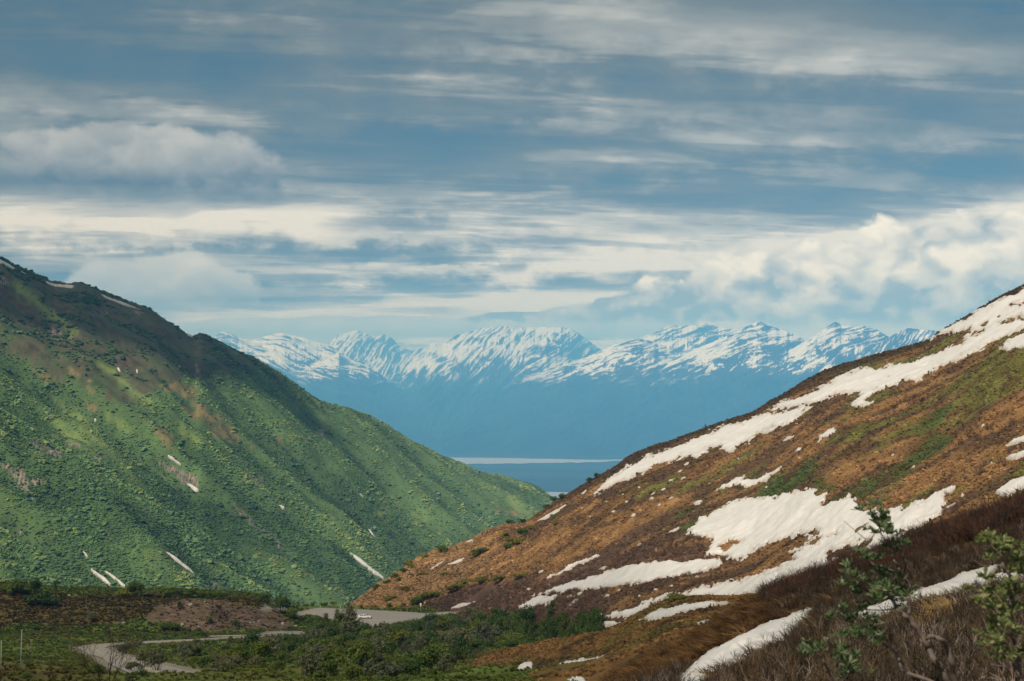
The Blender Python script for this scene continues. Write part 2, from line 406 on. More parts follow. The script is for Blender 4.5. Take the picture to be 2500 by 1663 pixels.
# ------------------------------------------------------------------ far snowy mountains
M_PEAK = ground_mat("far_rock_and_snow", .004, .0006, 8.0, .22)
def far_mountain(sky, ysky, ybase, label, seed, amp, snowline, ang, cover=.5, reach=95.0, jag=1.6, side=.3):
    """ang: image slope of the gullies that run down the face; cover: share of snow at the crest; reach: how far below it snow lies"""
    us = np.arange(sky[0][0], sky[-1][0] + .1, 1.1); vs = np.interp(us, [p[0] for p in sky], [p[1] for p in sky])
    k = np.ones(7) / 7; vs = np.convolve(np.pad(vs, 3, 'edge'), k, 'valid')
    vs = vs - (ridged(us / 30, us * 0 + seed, seed, 4, .55) - .5) * jag
    Ys = np.interp(us, *zip(*ysky)); Yb = np.interp(us, *zip(*ybase))
    zs = (HZ - vs) / F * Ys; nt = 190; T = np.linspace(0, 1, nt)[:, None]
    zb = -905.0
    Y = Yb + (Ys - Yb) * T; Z = zb + (zs - zb) * (.25 * T + .75 * T ** 1.45); X = (us - 1250) / F * Y
    U_ = us + 0 * Z; V_ = HZ - F * Z / Y
    al = U_ * math.cos(ang) - V_ * math.sin(ang); ac = U_ * math.sin(ang) + V_ * math.cos(ang)
    wob = fbm(U_ / 110, V_ / 70, seed + 5, 3)
    r1 = ridged(ac / 70 + wob * .3, al / 300, seed + 1, 2, .5); r2 = ridged(ac / 26 + wob * .35, al / 130, seed + 2, 3, .55); r3 = fbm(U_ / 9, V_ / 6, seed + 3, 3, .6)
    env = smooth(T, 0.03, .35) * (.10 + .90 * smooth(T, 1.0, .84))
    Z = Z + (r1 * amp + r2 * amp * .5 + r3 * amp * .15) * env
    back = np.linspace(0, 1, 8)[1:, None]; Yk = Ys + back * 2200; Zk = zs - back * 900 + 0 * Yk; Xk = (us - 1250) / F * Yk; nb = len(back)
    sx = np.gradient(Z, axis=1) / np.maximum(np.gradient(X, axis=1), 1); sy = np.gradient(Z, axis=0) / np.maximum(np.gradient(Y, axis=0), 1)
    steep = np.sqrt(sx ** 2 + sy ** 2)
    n1 = fbm(al / 120, (ac + wob * 7) / 6.5, seed + 7, 4, .66); n2 = fbm(al / 26, (ac + wob * 7) / 3.6, seed + 9, 4, .66); n3 = fbm(U_ / 80, V_ / 40, seed + 11, 3)
    dep = (V_ - vs) / reach
    m = cover - .24 - .55 * dep - np.clip((V_ - snowline + 45) / 70, 0, 2) + n1 * 1.0 + n2 * .72 + n3 * .85 + (r2 - .5) * .30 - np.clip(steep - .6, -.3, 1.1) * .5 + np.clip(sx, -1, 1) * side
    s = smooth(m, .12, .30) * smooth(V_ + n3 * 14, snowline + 30, snowline - 20)
    low = smooth(V_ + n1 * 8, snowline - 45, snowline + 25)
    rock = np.array([.050, .054, .062]); wood = np.array([.018, .030, .024])
    C = rock + (wood - rock) * low[..., None]; C = C * (1 + .40 * n1[..., None].clip(-1, 1) + .4 * n3[..., None]); C = C + (np.array([.72, .74, .77]) - C) * s[..., None]
    X = np.vstack([X, Xk]); Y = np.vstack([Y, Yk]); Z = np.vstack([Z, Zk]); C = np.concatenate([C, np.repeat(C[-1:], nb, 0)])
    me = new_mesh("mountain", np.stack([X, Y, Z], -1).reshape(-1, 3), grid_faces(*X.shape), [M_PEAK], True, {'Col': C.reshape(-1, 3).clip(.005, 1)})
    obj("mountain", me, None, label, "mountain", None, 'structure')
def flat_y(y): return [(0, y), (2600, y)]
far_mountain([(720, 880), (790, 850), (826, 820), (850, 812), (872, 808), (890, 814), (905, 822), (921, 822), (938, 818), (956, 826), (975, 848), (1000, 858), (1050, 850), (1110, 835), (1200, 825), (1300, 870)],
    flat_y(46500), flat_y(27000), "pale distant peak with a glacier, half lost in cloud", 102, 90, 985, .9, .50, 130)
far_mountain([(330, 905), (420, 862), (480, 838), (523, 823), (542, 812), (556, 814), (566, 818), (582, 826), (614, 834), (641, 824), (665, 818), (687, 813), (702, 818), (716, 820), (742, 825), (775, 838), (801, 843), (840, 866), (900, 905), (1000, 960), (1080, 1000)], flat_y(38500), flat_y(22500),
    "snow streaked mountain rising behind the green mountain's shoulder", 101, 80, 935, -.30, .70, 110)
far_mountain([(470, 960), (560, 930), (622, 916), (698, 902), (755, 890), (794, 880), (815, 868), (826, 860), (838, 870), (851, 881), (881, 887), (908, 901), (946, 926), (992, 952), (1042, 979), (1120, 1020), (1180, 1050)], flat_y(34500), flat_y(21500),
    "small snowy pyramid in front of the left snow streaked mountain", 111, 55, 938, -.25, .75, 60)
far_mountain([(880, 990), (930, 955), (962, 931), (985, 905), (1004, 884), (1038, 850), (1061, 835), (1084, 841), (1100, 829), (1118, 818), (1156, 809), (1206, 797), (1250, 801), (1290, 803), (1330, 801), (1370, 801), (1396, 806), (1424, 825), (1447, 843), (1490, 870), (1560, 910), (1700, 960)],
    flat_y(40500), flat_y(23000), "broad hazy mountain ridge with dark cliffs in the middle distance", 103, 95, 940, .80, .52, 120, 2.2, .4)
far_mountain([(1060, 985), (1110, 945), (1156, 919), (1195, 899), (1237, 875), (1290, 848), (1318, 831), (1333, 821), (1344, 832), (1362, 843), (1400, 868), (1450, 900), (1540, 945), (1620, 980)], flat_y(36500), flat_y(22000),
    "snowy pyramid spur in front of the broad hazy ridge", 113, 60, 932, .55, .68, 80)
far_mountain([(1230, 1010), (1290, 975), (1360, 935), (1440, 890), (1500, 860), (1555, 832), (1580, 820), (1606, 810), (1639, 796), (1660, 800), (1690, 797), (1730, 793), (1770, 804), (1800, 806), (1840, 800), (1900, 815), (1990, 850), (2100, 900), (2200, 940)], flat_y(35500), flat_y(21500),
    "rugged snow patched summit behind the long striped spurs", 104, 85, 940, .42, .50, 110, 2.4, .4)
far_mountain([(1080, 1010), (1160, 965), (1247, 931), (1293, 917), (1363, 897), (1433, 873), (1503, 842), (1560, 829), (1600, 836), (1643, 858), (1700, 890), (1780, 930), (1880, 970)], flat_y(31500), flat_y(20800),
    "long low spur striped with snow, leftmost of the striped ones", 114, 55, 935, .36, .60, 70)
far_mountain([(1360, 975), (1443, 939), (1503, 922), (1573, 902), (1643, 880), (1713, 848), (1788, 818), (1820, 798), (1853, 786), (1880, 797), (1923, 811), (1980, 840), (2060, 890), (2160, 940)], flat_y(29800), flat_y(20500),
    "middle snow striped spur below the bright cumulus", 115, 60, 935, .42, .52, 80, 1.8, .4)
far_mountain([(1640, 985), (1737, 939), (1760, 925), (1807, 905), (1867, 884), (1928, 856), (1993, 819), (2020, 799), (2040, 787), (2056, 798), (2087, 800), (2110, 798), (2140, 806), (2180, 830), (2260, 880), (2360, 940)], flat_y(28200), flat_y(20200),
    "sharp striped peak, nearest and rightmost of the snowy spurs", 116, 62, 935, .45, .55, 85, 1.6, .45)
far_mountain([(1900, 1000), (1990, 945), (2060, 900), (2100, 875), (2143, 843), (2180, 819), (2217, 803), (2260, 807), (2297, 811), (2400, 830), (2550, 850)],
    flat_y(25500), flat_y(19900), "dark blue mountain slope cut off by the brown hill's skyline", 105, 45, 905, 1.0, .05, 90)

# ------------------------------------------------------------------ green mountain on the left
def tab(pairs, u): return np.interp(u, [p[0] for p in pairs], [p[1] for p in pairs])
L_SKY = [(-500, 480), (-300, 520), (-150, 565), (0, 631), (37, 653), (68, 666), (102, 681), (132, 697), (163, 700), (190, 698), (217, 704), (244, 717), (289, 736), (339, 754), (380, 770), (407, 785), (451, 811), (474, 821), (489, 816), (526, 831), (577, 858), (628, 882), (679, 912), (730, 943), (786, 981), (832, 994), (881, 1013), (927, 1033), (965, 1052), (1004, 1075), (1061, 1101), (1099, 1120), (1141, 1138), (1189, 1157), (1223, 1162), (1264, 1176), (1308, 1189), (1341, 1212), (1400, 1260), (1500, 1330)]
Lu = np.array([p[0] for p in L_SKY], float); Lv = np.array([p[1] for p in L_SKY], float)
LYs = tab([(-500, 2000), (0, 2150), (400, 2330), (800, 2650), (1341, 3150), (1500, 3300)], Lu)
Lvb = tab([(-500, 1470), (0, 1470), (400, 1478), (850, 1480), (1000, 1440), (1150, 1370), (1341, 1300), (1500, 1370)], Lu)
LYb = tab([(-500, 1150), (0, 1230), (400, 1360), (850, 1650), (1100, 2100), (1341, 2750), (1500, 2950)], Lu)
Lzs = (HZ - Lv) / F * LYs; Lzb = (HZ - Lvb) / F * LYb
k = .5; LYm = 1 / (1 / LYb + k * (1 / LYs - 1 / LYb)); Lvm = Lvb + k * (Lv - Lvb); Lzm = (HZ - Lvm) / F * LYm
def L_gully(X, Y):
    q = X * .24 + Y * .97; p = X * .97 - Y * .24
    w = fbm(X / 420, Y / 420, 31, 3) * .55
    return perlin(q / 165 + w, p / 800, 32), perlin(q / 62 + w * 1.6, p / 300, 33), perlin(q / 24 + w * 2, p / 110, 34)
def L_disp(X, Y, u, t):
    a, b, c = L_gully(X, Y)
    env = .18 + .82 * smooth(t, 2.98, 2.2); env = np.where(t > 3, .18, env)
    return (a * 34 + b * 21 + c * 4.5) * env + fbm(X / 70, Y / 70, 35, 3) * 2.2 * (.4 + .6 * env)
SL = Sheet(Lu, [LYb * .78, LYb, LYm, LYs, LYs + 200, LYs + 700], [Lzb - 130, Lzb, Lzm, Lzs, Lzs - 60, Lzs - 420], L_disp)
def c5(*p): return [(x / 2.946, 600 + y / 2.946) for x, y in p]
def c6(*p): return [(x / 2.946, 1000 + y / 2.946) for x, y in p]
def c7(*p): return [(700 + x / 2.946, 1050 + y / 2.946) for x, y in p]
L_TAN = [c5((1150, 1000), (1300, 990), (1450, 1040), (1420, 1090), (1500, 1180), (1600, 1240), (1740, 1380), (1680, 1420), (1540, 1370), (1420, 1310), (1330, 1180), (1270, 1080)),
         c5((1100, 1290), (1180, 1310), (1280, 1420), (1250, 1480), (1160, 1400)), c5((600, 1110), (680, 1130), (730, 1180), (660, 1190)), c5((1960, 1370), (2010, 1360), (2050, 1440), (2000, 1450)),
         c5((470, 860), (560, 900), (580, 990), (520, 950)), c5((240, 890), (330, 900), (430, 960), (330, 990), (270, 950)), c5((620, 960), (700, 980), (690, 1090), (640, 1060)), c6((1760, 265), (1820, 255), (1800, 290)), c6((2090, 310), (2150, 325), (2110, 340)),
         c7((1460, 510), (1500, 520), (1560, 580), (1650, 570), (1690, 600), (1580, 640), (1500, 590)), c7((990, 455), (1030, 455), (1015, 480)), c7((690, 545), (740, 560), (700, 560))]
L_LIME = [c5((700, 830), (800, 880), (1000, 1060), (1130, 1150), (1060, 1150), (900, 1010), (760, 900)), c5((100, 250), (300, 400), (560, 600), (520, 640), (330, 500), (120, 320)), c5((380, 1250), (470, 1290), (600, 1380), (660, 1450), (540, 1420), (440, 1350)),
          c5((400, 1100), (550, 1210), (760, 1400), (850, 1473), (700, 1420), (520, 1260)), c5((1300, 1280), (1450, 1410), (1400, 1440), (1300, 1350)), c6((760, 20), (980, 170), (920, 170), (780, 60)), c6((1300, 90), (1450, 230), (1380, 230)), c5((2050, 1350), (2100, 1360), (2140, 1420), (2080, 1400)),
          c7((640, 570), (720, 590), (735, 625), (650, 615)), c7((910, 580), (1030, 640), (1000, 650)), c7((1580, 480), (1660, 470), (1700, 530), (1800, 560), (1780, 590), (1600, 540)), c7((660, 480), (760, 500), (800, 530), (700, 510))]
L_ROCK = [c6((190, 185), (250, 210), (340, 265), (430, 270), (430, 340), (340, 330), (230, 270)), c6((0, 380), (60, 400), (150, 430), (200, 500), (330, 520), (320, 550), (220, 540), (240, 660), (180, 620), (120, 540), (60, 460)),
          c6((1120, 370), (1240, 410), (1300, 440), (1400, 470), (1420, 550), (1330, 540), (1290, 500), (1180, 410)), c6((470, 220), (570, 260), (560, 285), (480, 250)), c6((590, 310), (750, 350), (720, 370), (600, 330)), c5((340, 580), (440, 590), (440, 680), (360, 660)),
          c5((720, 480), (800, 480), (790, 510)), c5((970, 470), (1060, 490), (1000, 500)), c5((0, 210), (70, 240), (70, 290), (20, 270)), c5((1400, 860), (1440, 870), (1420, 910)), c6((2265, 150), (2325, 160), (2310, 200)), c6((1780, 450), (1880, 500), (1900, 560), (1800, 500)), c6((115, 850), (160, 870), (150, 890), (120, 885)), c7((205, 10), (260, 15), (250, 50), (215, 45)),
          c6((1640, 660), (1800, 790), (1950, 890), (2080, 1010), (2160, 1110), (2090, 1060), (1900, 890), (1700, 740)), c6((1500, 1230), (1590, 1260), (1600, 1310), (1540, 1290))]
def L_masks(u, v, X, Y):
    wu = u + fbm(u / 26, v / 26, 41, 3) * 9; wv = v + fbm(u / 26, v / 26, 45, 3) * 9
    def m(polys, e): 
        s = np.full(u.shape, -1e9)
        for p in polys:
            pp = np.asarray(p); bb = (u > pp[:, 0].min() - 30) & (u < pp[:, 0].max() + 30) & (v > pp[:, 1].min() - 30) & (v < pp[:, 1].max() + 30)
            if bb.any(): s[bb] = np.maximum(s[bb], psdf(wu[bb], wv[bb], p))
        return smooth(s, -e, e)
    tan = m(L_TAN, 5); lime = m(L_LIME, 12); rock = m(L_ROCK, 4) * smooth(fbm(u / 9, v / 9, 51, 3), -.5, .1)
    line = np.interp(u, [-200, 0, 120, 250, 350, 450, 560, 700, 800], [800, 840, 900, 950, 975, 925, 905, 915, 960])
    brown = smooth(v + fbm(u / 55, v / 55, 53, 4) * 55, line + 45, line - 45)
    return tan, lime, rock, brown
def lay(surf, u0, u1, nu, tsegs):
    us = np.linspace(u0, u1, nu); ts = np.concatenate([np.linspace(a, b, n, endpoint=False) for a, b, n in tsegs] + [[tsegs[-1][1]]])
    U, T = np.meshgrid(us, ts); X, Y, Z = surf.pos(U, T); return U, T, X, Y, Z, HZ - F * Z / Y
U, T, X, Y, Z, V = lay(SL, -480, 1490, 820, [(0, 1, 12), (1, 2, 165), (2, 3, 165), (3, 5, 14)])
tan, lime, rock, brown = L_masks(U, V, X, Y)
a, b, c = L_gully(X, Y)
n = fbm(X / 40, Y / 40, 55, 4); nn = fbm(X / 11, Y / 11, 57, 3)
C = np.array([.084, .142, .050]) * (1 + .30 * n + .35 * b)[..., None]  # b term paints relief light into the turf: bright ridges, shaded gullies
C = C + (np.array([.085, .066, .042]) * (1 + .45 * nn)[..., None] - C) * (brown * (.75 + .3 * n).clip(0, 1))[..., None]
C = C + (np.array([.195, .255, .075]) * (1 + .2 * nn)[..., None] - C) * (lime * .9)[..., None]  # light meadow strips; sunlight on the ridges is painted in with them
C = C + (np.array([.205, .158, .072]) * (1 + .4 * nn)[..., None] - C) * (tan * smooth(n + .5 * nn, -.7, .1) * .9)[..., None]
C = C + (np.array([.25, .20, .175]) * (1 + .9 * fbm(U / 3.2, V / 7, 59, 3))[..., None] - C) * rock[..., None]
M_L = ground_mat("mountain_turf", .12, .02, 2.0, .35)
obj("mountain", new_mesh("green_mountain", np.stack([X, Y, Z], -1).reshape(-1, 3), grid_faces(*U.shape), [M_L], True, {'Col': C.reshape(-1, 3).clip(.01, 1)}),
    None, "green mountainside of scrub and gullies rising out of the valley", "mountain", None, 'structure')

# ------------------------------------------------------------------ brown hill on the right
R_SKY = [(740, 1520), (820, 1495), (893, 1449), (921, 1427), (951, 1410), (985, 1389), (1022, 1362), (1056, 1346), (1107, 1333), (1151, 1316), (1192, 1292), (1229, 1281), (1274, 1274), (1318, 1250), (1341, 1234), (1365, 1217), (1399, 1197), (1447, 1169), (1500, 1140), (1542, 1111), (1581, 1094), (1636, 1075), (1682, 1058), (1733, 1041), (1780, 1024), (1831, 1007), (1882, 978), (1924, 956), (1967, 931), (2030, 901), (2094, 882), (2158, 863), (2221, 846), (2264, 831), (2285, 816), (2327, 791), (2370, 766), (2433, 732), (2500, 701), (2650, 640), (2900, 560)]
Ru = np.array([p[0] for p in R_SKY], float); Rv = np.array([p[1] for p in R_SKY], float)
RYs = tab([(740, 600), (893, 630), (1107, 680), (1400, 700), (1700, 680), (2000, 640), (2300, 600), (2500, 570), (2900, 520)], Ru)
RYb = tab([(740, 560), (900, 552), (1000, 540), (1100, 528), (1200, 470), (1300, 410), (1400, 370), (1500, 335), (1650, 310), (1800, 292), (2000, 260), (2200, 230), (2500, 200), (2900, 180)], Ru)
Rvb = tab([(740, 1540), (900, 1492), (1000, 1497), (1100, 1497), (1200, 1525), (1300, 1548), (1400, 1555), (1500, 1555), (1650, 1505), (1800, 1480), (2000, 1420), (2200, 1360), (2500, 1280), (2900, 1180)], Ru)
Rzs = (HZ - Rv) / F * RYs; Rzb = (HZ - Rvb) / F * RYb
def rmid(k, m):
    Yk = m / (1 / RYb + k * (1 / RYs - 1 / RYb)); return Yk, (HZ - (Rvb + k * (Rv - Rvb))) / F * Yk
Rm1, Rz1 = rmid(.45, .985); Rm2, Rz2 = rmid(.85, .96)
def R_disp(X, Y, u, t):
    q = X * .75 + Y * .66; p = -X * .66 + Y * .75
    e = .3 + .7 * smooth(np.abs(t - 4), .0, .8)
    return (fbm(q / 75, p / 55, 61, 3) * 2.2 + perlin(q / 26, p / 70, 62) * 1.1) * e * smooth(t, .6, 1.6) + fbm(X / 9, Y / 9, 63, 3) * .34 + fbm(X / 2.6, Y / 2.6, 64, 2) * .10
SR = Sheet(Ru, [RYb * .72, RYb, Rm1, Rm2, RYs, RYs + 70, RYs + 220], [Rzb - 14, Rzb, Rz1, Rz2, Rzs, Rzs - 16, Rzs - 110], R_disp)
def R_colour(U, V, X, Y):
    n = fbm(X / 34, Y / 34, 71, 4); n2 = fbm(X / 7, Y / 7, 73, 3); n3 = fbm(X / 40 + 4, Y / 40, 75, 4); nl = fbm(X / 90 + 7, Y / 70, 79, 3)
    q = X * .75 + Y * .66; p = -X * .66 + Y * .75
    C = np.array([.218, .124, .053]) * (1 + .45 * n2 + .25 * nl)[..., None]
    dark = smooth(n + .5 * n2 + .4 * fbm((X - Y) / 14, (X + Y) / 60, 77, 3) + .3 * nl, -.15, .42)
    C = C + (np.array([.072, .045, .029]) - C) * (dark * .85)[..., None]
    rill = smooth(ridged(q / 22 + .5 * n, p / 120, 78, 2), .75, 1.15) * smooth(U, 1250, 1500)
    C = C + (np.array([.050, .034, .023]) - C) * (rill * .7)[..., None]
    g = smooth(n3 + .5 * n + .5 * n2 + np.interp(U, [1500, 1750, 1950, 2150, 2500], [-.75, -.45, -.16, .06, .20]) + np.interp(V, [850, 950, 1200, 1260], [-.10, .15, .15, -.5]), .05, .5)
    dk = psdf(U, V, [(1690, 1290), (1880, 1150), (1990, 1140), (2080, 1180), (2180, 1080), (2290, 1020), (2330, 1080), (2230, 1190), (2120, 1240), (1960, 1200)])
    dg = smooth(dk + n * 55 + n2 * 22, -18, 26)
    C = C + (np.array([.112, .112, .030]) * (1 + .45 * n2)[..., None] - C) * (g * .85)[..., None]
    C = C + (np.array([.050, .074, .022]) * (1 + .45 * n2)[..., None] - C) * (dg * .95)[..., None]
    foot = smooth(psdf(U, V, [(1000, 1500), (1100, 1440), (1300, 1400), (1500, 1350), (1690, 1310), (1770, 1370), (1500, 1450), (1450, 1560), (1000, 1560)]) + n * 30 + n2 * 10, -12, 25)
    C = C + (np.array([.098, .060, .043]) * (1 + .4 * n2)[..., None] - C) * (foot * .85)[..., None]
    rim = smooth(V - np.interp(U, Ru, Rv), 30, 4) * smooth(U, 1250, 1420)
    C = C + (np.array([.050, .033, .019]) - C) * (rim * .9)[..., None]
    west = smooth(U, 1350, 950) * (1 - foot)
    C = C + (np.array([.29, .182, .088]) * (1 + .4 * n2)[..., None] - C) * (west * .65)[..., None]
    return C.clip(.01, 1)
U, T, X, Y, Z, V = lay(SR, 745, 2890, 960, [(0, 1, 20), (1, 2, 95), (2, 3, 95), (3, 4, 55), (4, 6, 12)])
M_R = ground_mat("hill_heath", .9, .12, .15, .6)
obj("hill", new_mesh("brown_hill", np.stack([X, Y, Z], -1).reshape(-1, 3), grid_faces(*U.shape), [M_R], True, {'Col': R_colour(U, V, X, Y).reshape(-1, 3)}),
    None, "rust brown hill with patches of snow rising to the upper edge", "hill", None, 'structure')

# ------------------------------------------------------------------ valley floor with the gravel bank
Vu = np.array([-900, -300, 0, 148, 267, 401, 535, 594, 633, 668, 700, 740, 800, 900, 1050, 1250, 1450, 1700, 2000], float)
one = np.ones_like(Vu)
crest = np.interp(Vu, [-900, 0, 148, 267, 401, 535, 594, 633, 668, 700, 740, 2000], [1400, 1436, 1452, 1455, 1457, 1458, 1460, 1465, 1473, 1490, 1510, 1512])
flat = smooth(Vu, 600, 740)
zc = (HZ - crest) / F * 505
rt = smooth(Vu, 1250, 1700)
def mixv(a, b): return a * (1 - flat) + b * flat
SV = Sheet(Vu, [25 * one, 145 * one, 250 * one, 380 * one, 440 * one, 464 * one, 486 * one, 505 * one, 545 * one, 610 * one, 800 * one, 1250 * one],
    [-8.2 * one, -29 * one, -47 * one, -69 * one - rt * 6, mixv(-75.6 * one, -76.6 * one) - rt * 8, mixv(-78.2 * one, -79.3 * one) - rt * 9, mixv(zc * .42 - 76.5 * .58, -80.1 * one) - rt * 10, np.where(flat > .99, -80.6, zc) - rt * 10, mixv(zc - 3, -82.6 * one) - rt * 10,
     mixv(zc - 20, -93 * one) - rt * 10, -180 * one, -330 * one])
def V_xy(u, v):
    p = SV.at(u, v); return (p.x, p.y)
ROAD_A = [V_xy(*p) for p in ((400, 1645), (330, 1622), (275, 1602), (236, 1588), (228, 1580), (262, 1575), (330, 1571), (420, 1566), (520, 1561), (610, 1555), (690, 1549), (750, 1545), (830, 1538), (900, 1531))]
PULL = [V_xy(*p) for p in ((640, 1490), (700, 1484), (778, 1484.5), (867, 1488), (956, 1493), (1001, 1495), (1042, 1499), (1050, 1505), (1030, 1511), (985, 1519), (940, 1527), (890, 1531), (845, 1522), (800, 1511), (750, 1500), (690, 1494))]
ROAD_B = [V_xy(*p) for p in ((1020, 1503), (1060, 1500), (1100, 1497), (1140, 1494), (1190, 1492))]
def seg_dist(X, Y, pts, closed=False):
    d = np.full(np.shape(X), 1e9); n = len(pts)
    for i in range(n if closed else n - 1):
        (ax, ay), (bx, by) = pts[i], pts[(i + 1) % n]; ex, ey = bx - ax, by - ay
        k = np.clip(((X - ax) * ex + (Y - ay) * ey) / (ex * ex + ey * ey + 1e-9), 0, 1)
        d = np.minimum(d, np.hypot(X - ax - ex * k, Y - ay - ey * k))
    return d
def road_dist(X, Y):
    d = np.minimum(seg_dist(X, Y, ROAD_A) - 4.6, seg_dist(X, Y, ROAD_B) - 4.0)
    return np.minimum(d, -psdf(np.asarray(X), np.asarray(Y), PULL))
def V_disp(X, Y, u, t):
    k = smooth(road_dist(X, Y), .5, 9)
    return (fbm(X / 30, Y / 30, 81, 3) * .9 + fbm(X / 7, Y / 7, 82, 3) * .35 + fbm(X / 2, Y / 2, 83, 2) * .12) * k - .12 * (1 - smooth(road_dist(X, Y), -.2, 1.0))
SV.disp = V_disp
DIRT = [(350, 1505), (390, 1480), (450, 1462), (500, 1461), (560, 1470), (640, 1486), (690, 1502), (728, 1527), (690, 1537), (600, 1543), (480, 1545), (410, 1528), (360, 1520)]
def V_colour(U, V, X, Y):
    n = fbm(X / 22, Y / 22, 85, 4); n2 = fbm(X / 4, Y / 4, 87, 3)
    C = np.array([.105, .150, .030]) * (1 + .4 * n2 + .3 * n)[..., None]
    br = smooth(n + .4 * n2, .05, .5) * .7
    heath = smooth(psdf(U, V, [(-400, 1425), (0, 1435), (350, 1455), (640, 1462), (700, 1480), (420, 1490), (340, 1520), (0, 1540), (-400, 1560)]) + n * 22, -8, 12)
    br = np.maximum(br, heath * .85)
    br = np.maximum(br, smooth(U, 380, 120) * smooth(V, 1590, 1640) * .75)
    C = C + (np.array([.095, .060, .028]) * (1 + .4 * n2)[..., None] - C) * br[..., None]
    C = C + (np.array([.13, .17, .03]) - C) * (smooth(n, .1, .5) * (1 - heath) * .5)[..., None]
    d = smooth(psdf(U, V, DIRT) + n2 * 9 + n * 8 - 3, -4, 5)
    C = C + (np.array([.118, .082, .054]) * (1 + .7 * fbm(X / 3 + 2, Y / 1.2, 89, 3) + .5 * n)[..., None] - C) * d[..., None]
    rd = smooth(road_dist(X, Y) + n2 * .6, 2.2, .4)
    C = C + (np.array([.27, .23, .19]) - C) * (rd * .8)[..., None]
    return C.clip(.01, 1)
U, T, X, Y, Z, V = lay(SV, -880, 1900, 700, [(0, 1, 14), (1, 3, 60), (3, 5, 90), (5, 8, 110), (8, 9, 25), (9, 11, 16)])
M_V = ground_mat("valley_turf", 1.4, .15, .18, .6)
obj("valley_floor", new_mesh("valley_floor", np.stack([X, Y, Z], -1).reshape(-1, 3), grid_faces(*U.shape), [M_V], True, {'Col': V_colour(U, V, X, Y).reshape(-1, 3)}),
    None, "dark grassy valley floor with a bare gravel bank beside the road", "ground", None, 'structure')

# roads
M_ROAD = mat("old_asphalt", lambda t, bs, out: scalec(t, mixc(t, noise(t, opos(t), .12, 4.0, .6), (.265, .242, .212), (.35, .32, .285)), .75 + noise(t, opos(t), 3.0, 4.0, .7) * .5), .85, .2)
M_PAINT = plain_mat("road_paint", (.55, .45, .16), .25, 1.5)
def v_road(x, y, lift): 
    u, t = SV.t_of(np.asarray(x, float), np.asarray(y, float)); return SV.raw(u, t)[1] + lift
def path(pts, n):
    p = np.array(pts); s = np.concatenate(([0], np.cumsum(np.hypot(*np.diff(p, axis=0).T)))); q = np.linspace(0, s[-1], n)
    P = np.stack([pchip(s, p[:, 0], q), pchip(s, p[:, 1], q)], -1); d = np.gradient(P, axis=0); d /= np.linalg.norm(d, axis=1)[:, None]
    return P, d
def ribbon(pts, offs, n, lift):
    P, d = path(pts, n); nrm = np.stack([-d[:, 1], d[:, 0]], -1); rows = []
    for o in offs:
        q = P + nrm * o; rows.append(np.c_[q, v_road(q[:, 0], q[:, 1], lift)])
    return np.concatenate(rows), grid_faces(len(offs), n)
ro = obj("road", new_mesh("road", *ribbon(ROAD_A, np.linspace(-3.7, 3.7, 7), 260, .03), [M_ROAD]), None, "pale asphalt road bending in an S below the gravel bank", "road", None, 'structure')
for o_ in (-.14, .14):
    obj("centre_line", new_mesh("centre_line", *ribbon(ROAD_A, (o_ - .06, o_ + .06), 260, .036), [M_PAINT]), ro)
obj("road", new_mesh("side_road", *ribbon(ROAD_B, np.linspace(-3.6, 3.6, 5), 60, .026), [M_ROAD]), None, "narrow grey road leaving the turnout towards the brown hill", "road", None, 'structure')
pp = np.array(PULL); g = np.stack(np.meshgrid(np.arange(pp[:, 0].min(), pp[:, 0].max() + 1, .9), np.arange(pp[:, 1].min(), pp[:, 1].max() + 1, .9)), -1)
ins = psdf(g[..., 0], g[..., 1], PULL) > -.3
fc = grid_faces(*ins.shape); fc = fc[ins.ravel()[fc].all(1)]
use, inv = np.unique(fc, return_inverse=True); gv = g.reshape(-1, 2)[use]
obj("road", new_mesh("turnout", np.c_[gv, v_road(gv[:, 0], gv[:, 1], .045)], inv.reshape(-1, 4), [M_ROAD]), None, "broad grey asphalt turnout with the car on it", "road", None, 'structure')

# ------------------------------------------------------------------ mossy hillock and the near slope
Au = np.array([700, 870, 1000, 1150, 1280, 1400, 1500, 1580, 1660, 1760, 1880, 2050, 2300], float)
Avc = np.array([1740, 1668, 1630, 1601, 1579, 1554, 1531, 1494, 1461, 1456, 1458, 1445, 1420], float)
AYc = np.array([262, 255, 248, 240, 230, 215, 200, 190, 182, 176, 170, 160, 150], float)
Azc = (HZ - Avc) / F * AYc
def arow(f, dv): Yk = AYc * f; return Yk, (HZ - (Avc + dv)) / F * Yk
A1, Az1 = arow(.55, 150.0); A2, Az2 = arow(.78, 62.0); A3, Az3 = arow(.91, 22.0)
def A_disp(X, Y, u, t):
    e = .35 + .65 * smooth(np.abs(t - 4), 0, .7)
    return (fbm((X + Y * .5) / 26, (Y - X * .5) / 14, 91, 3) * 1.15) * e + fbm(X / 5, Y / 5, 92, 3) * .28 + fbm(X / 1.4, Y / 1.4, 93, 2) * .07
SA = Sheet(Au, [AYc * .35, A1, A2, A3, AYc, AYc + 35, AYc + 120], [Az1 - 6, Az1, Az2, Az3, Azc, Azc - 9, Azc - 40], A_disp)
def A_colour(U, V, X, Y):
    n = fbm(X / 12, Y / 9, 95, 4); n2 = fbm(X / 2.4, Y / 2.4, 97, 3)
    C = np.array([.150, .085, .032]) * (1 + .35 * n2)[..., None]
    C = C + (np.array([.050, .036, .018]) - C) * (smooth(n + .3 * n2, .0, .4) * .85)[..., None]
    C = C + (np.array([.085, .080, .022]) - C) * (smooth(fbm(X / 20 + 3, Y / 14, 98, 3), .1, .45) * .55)[..., None]
    return C.clip(.008, 1)
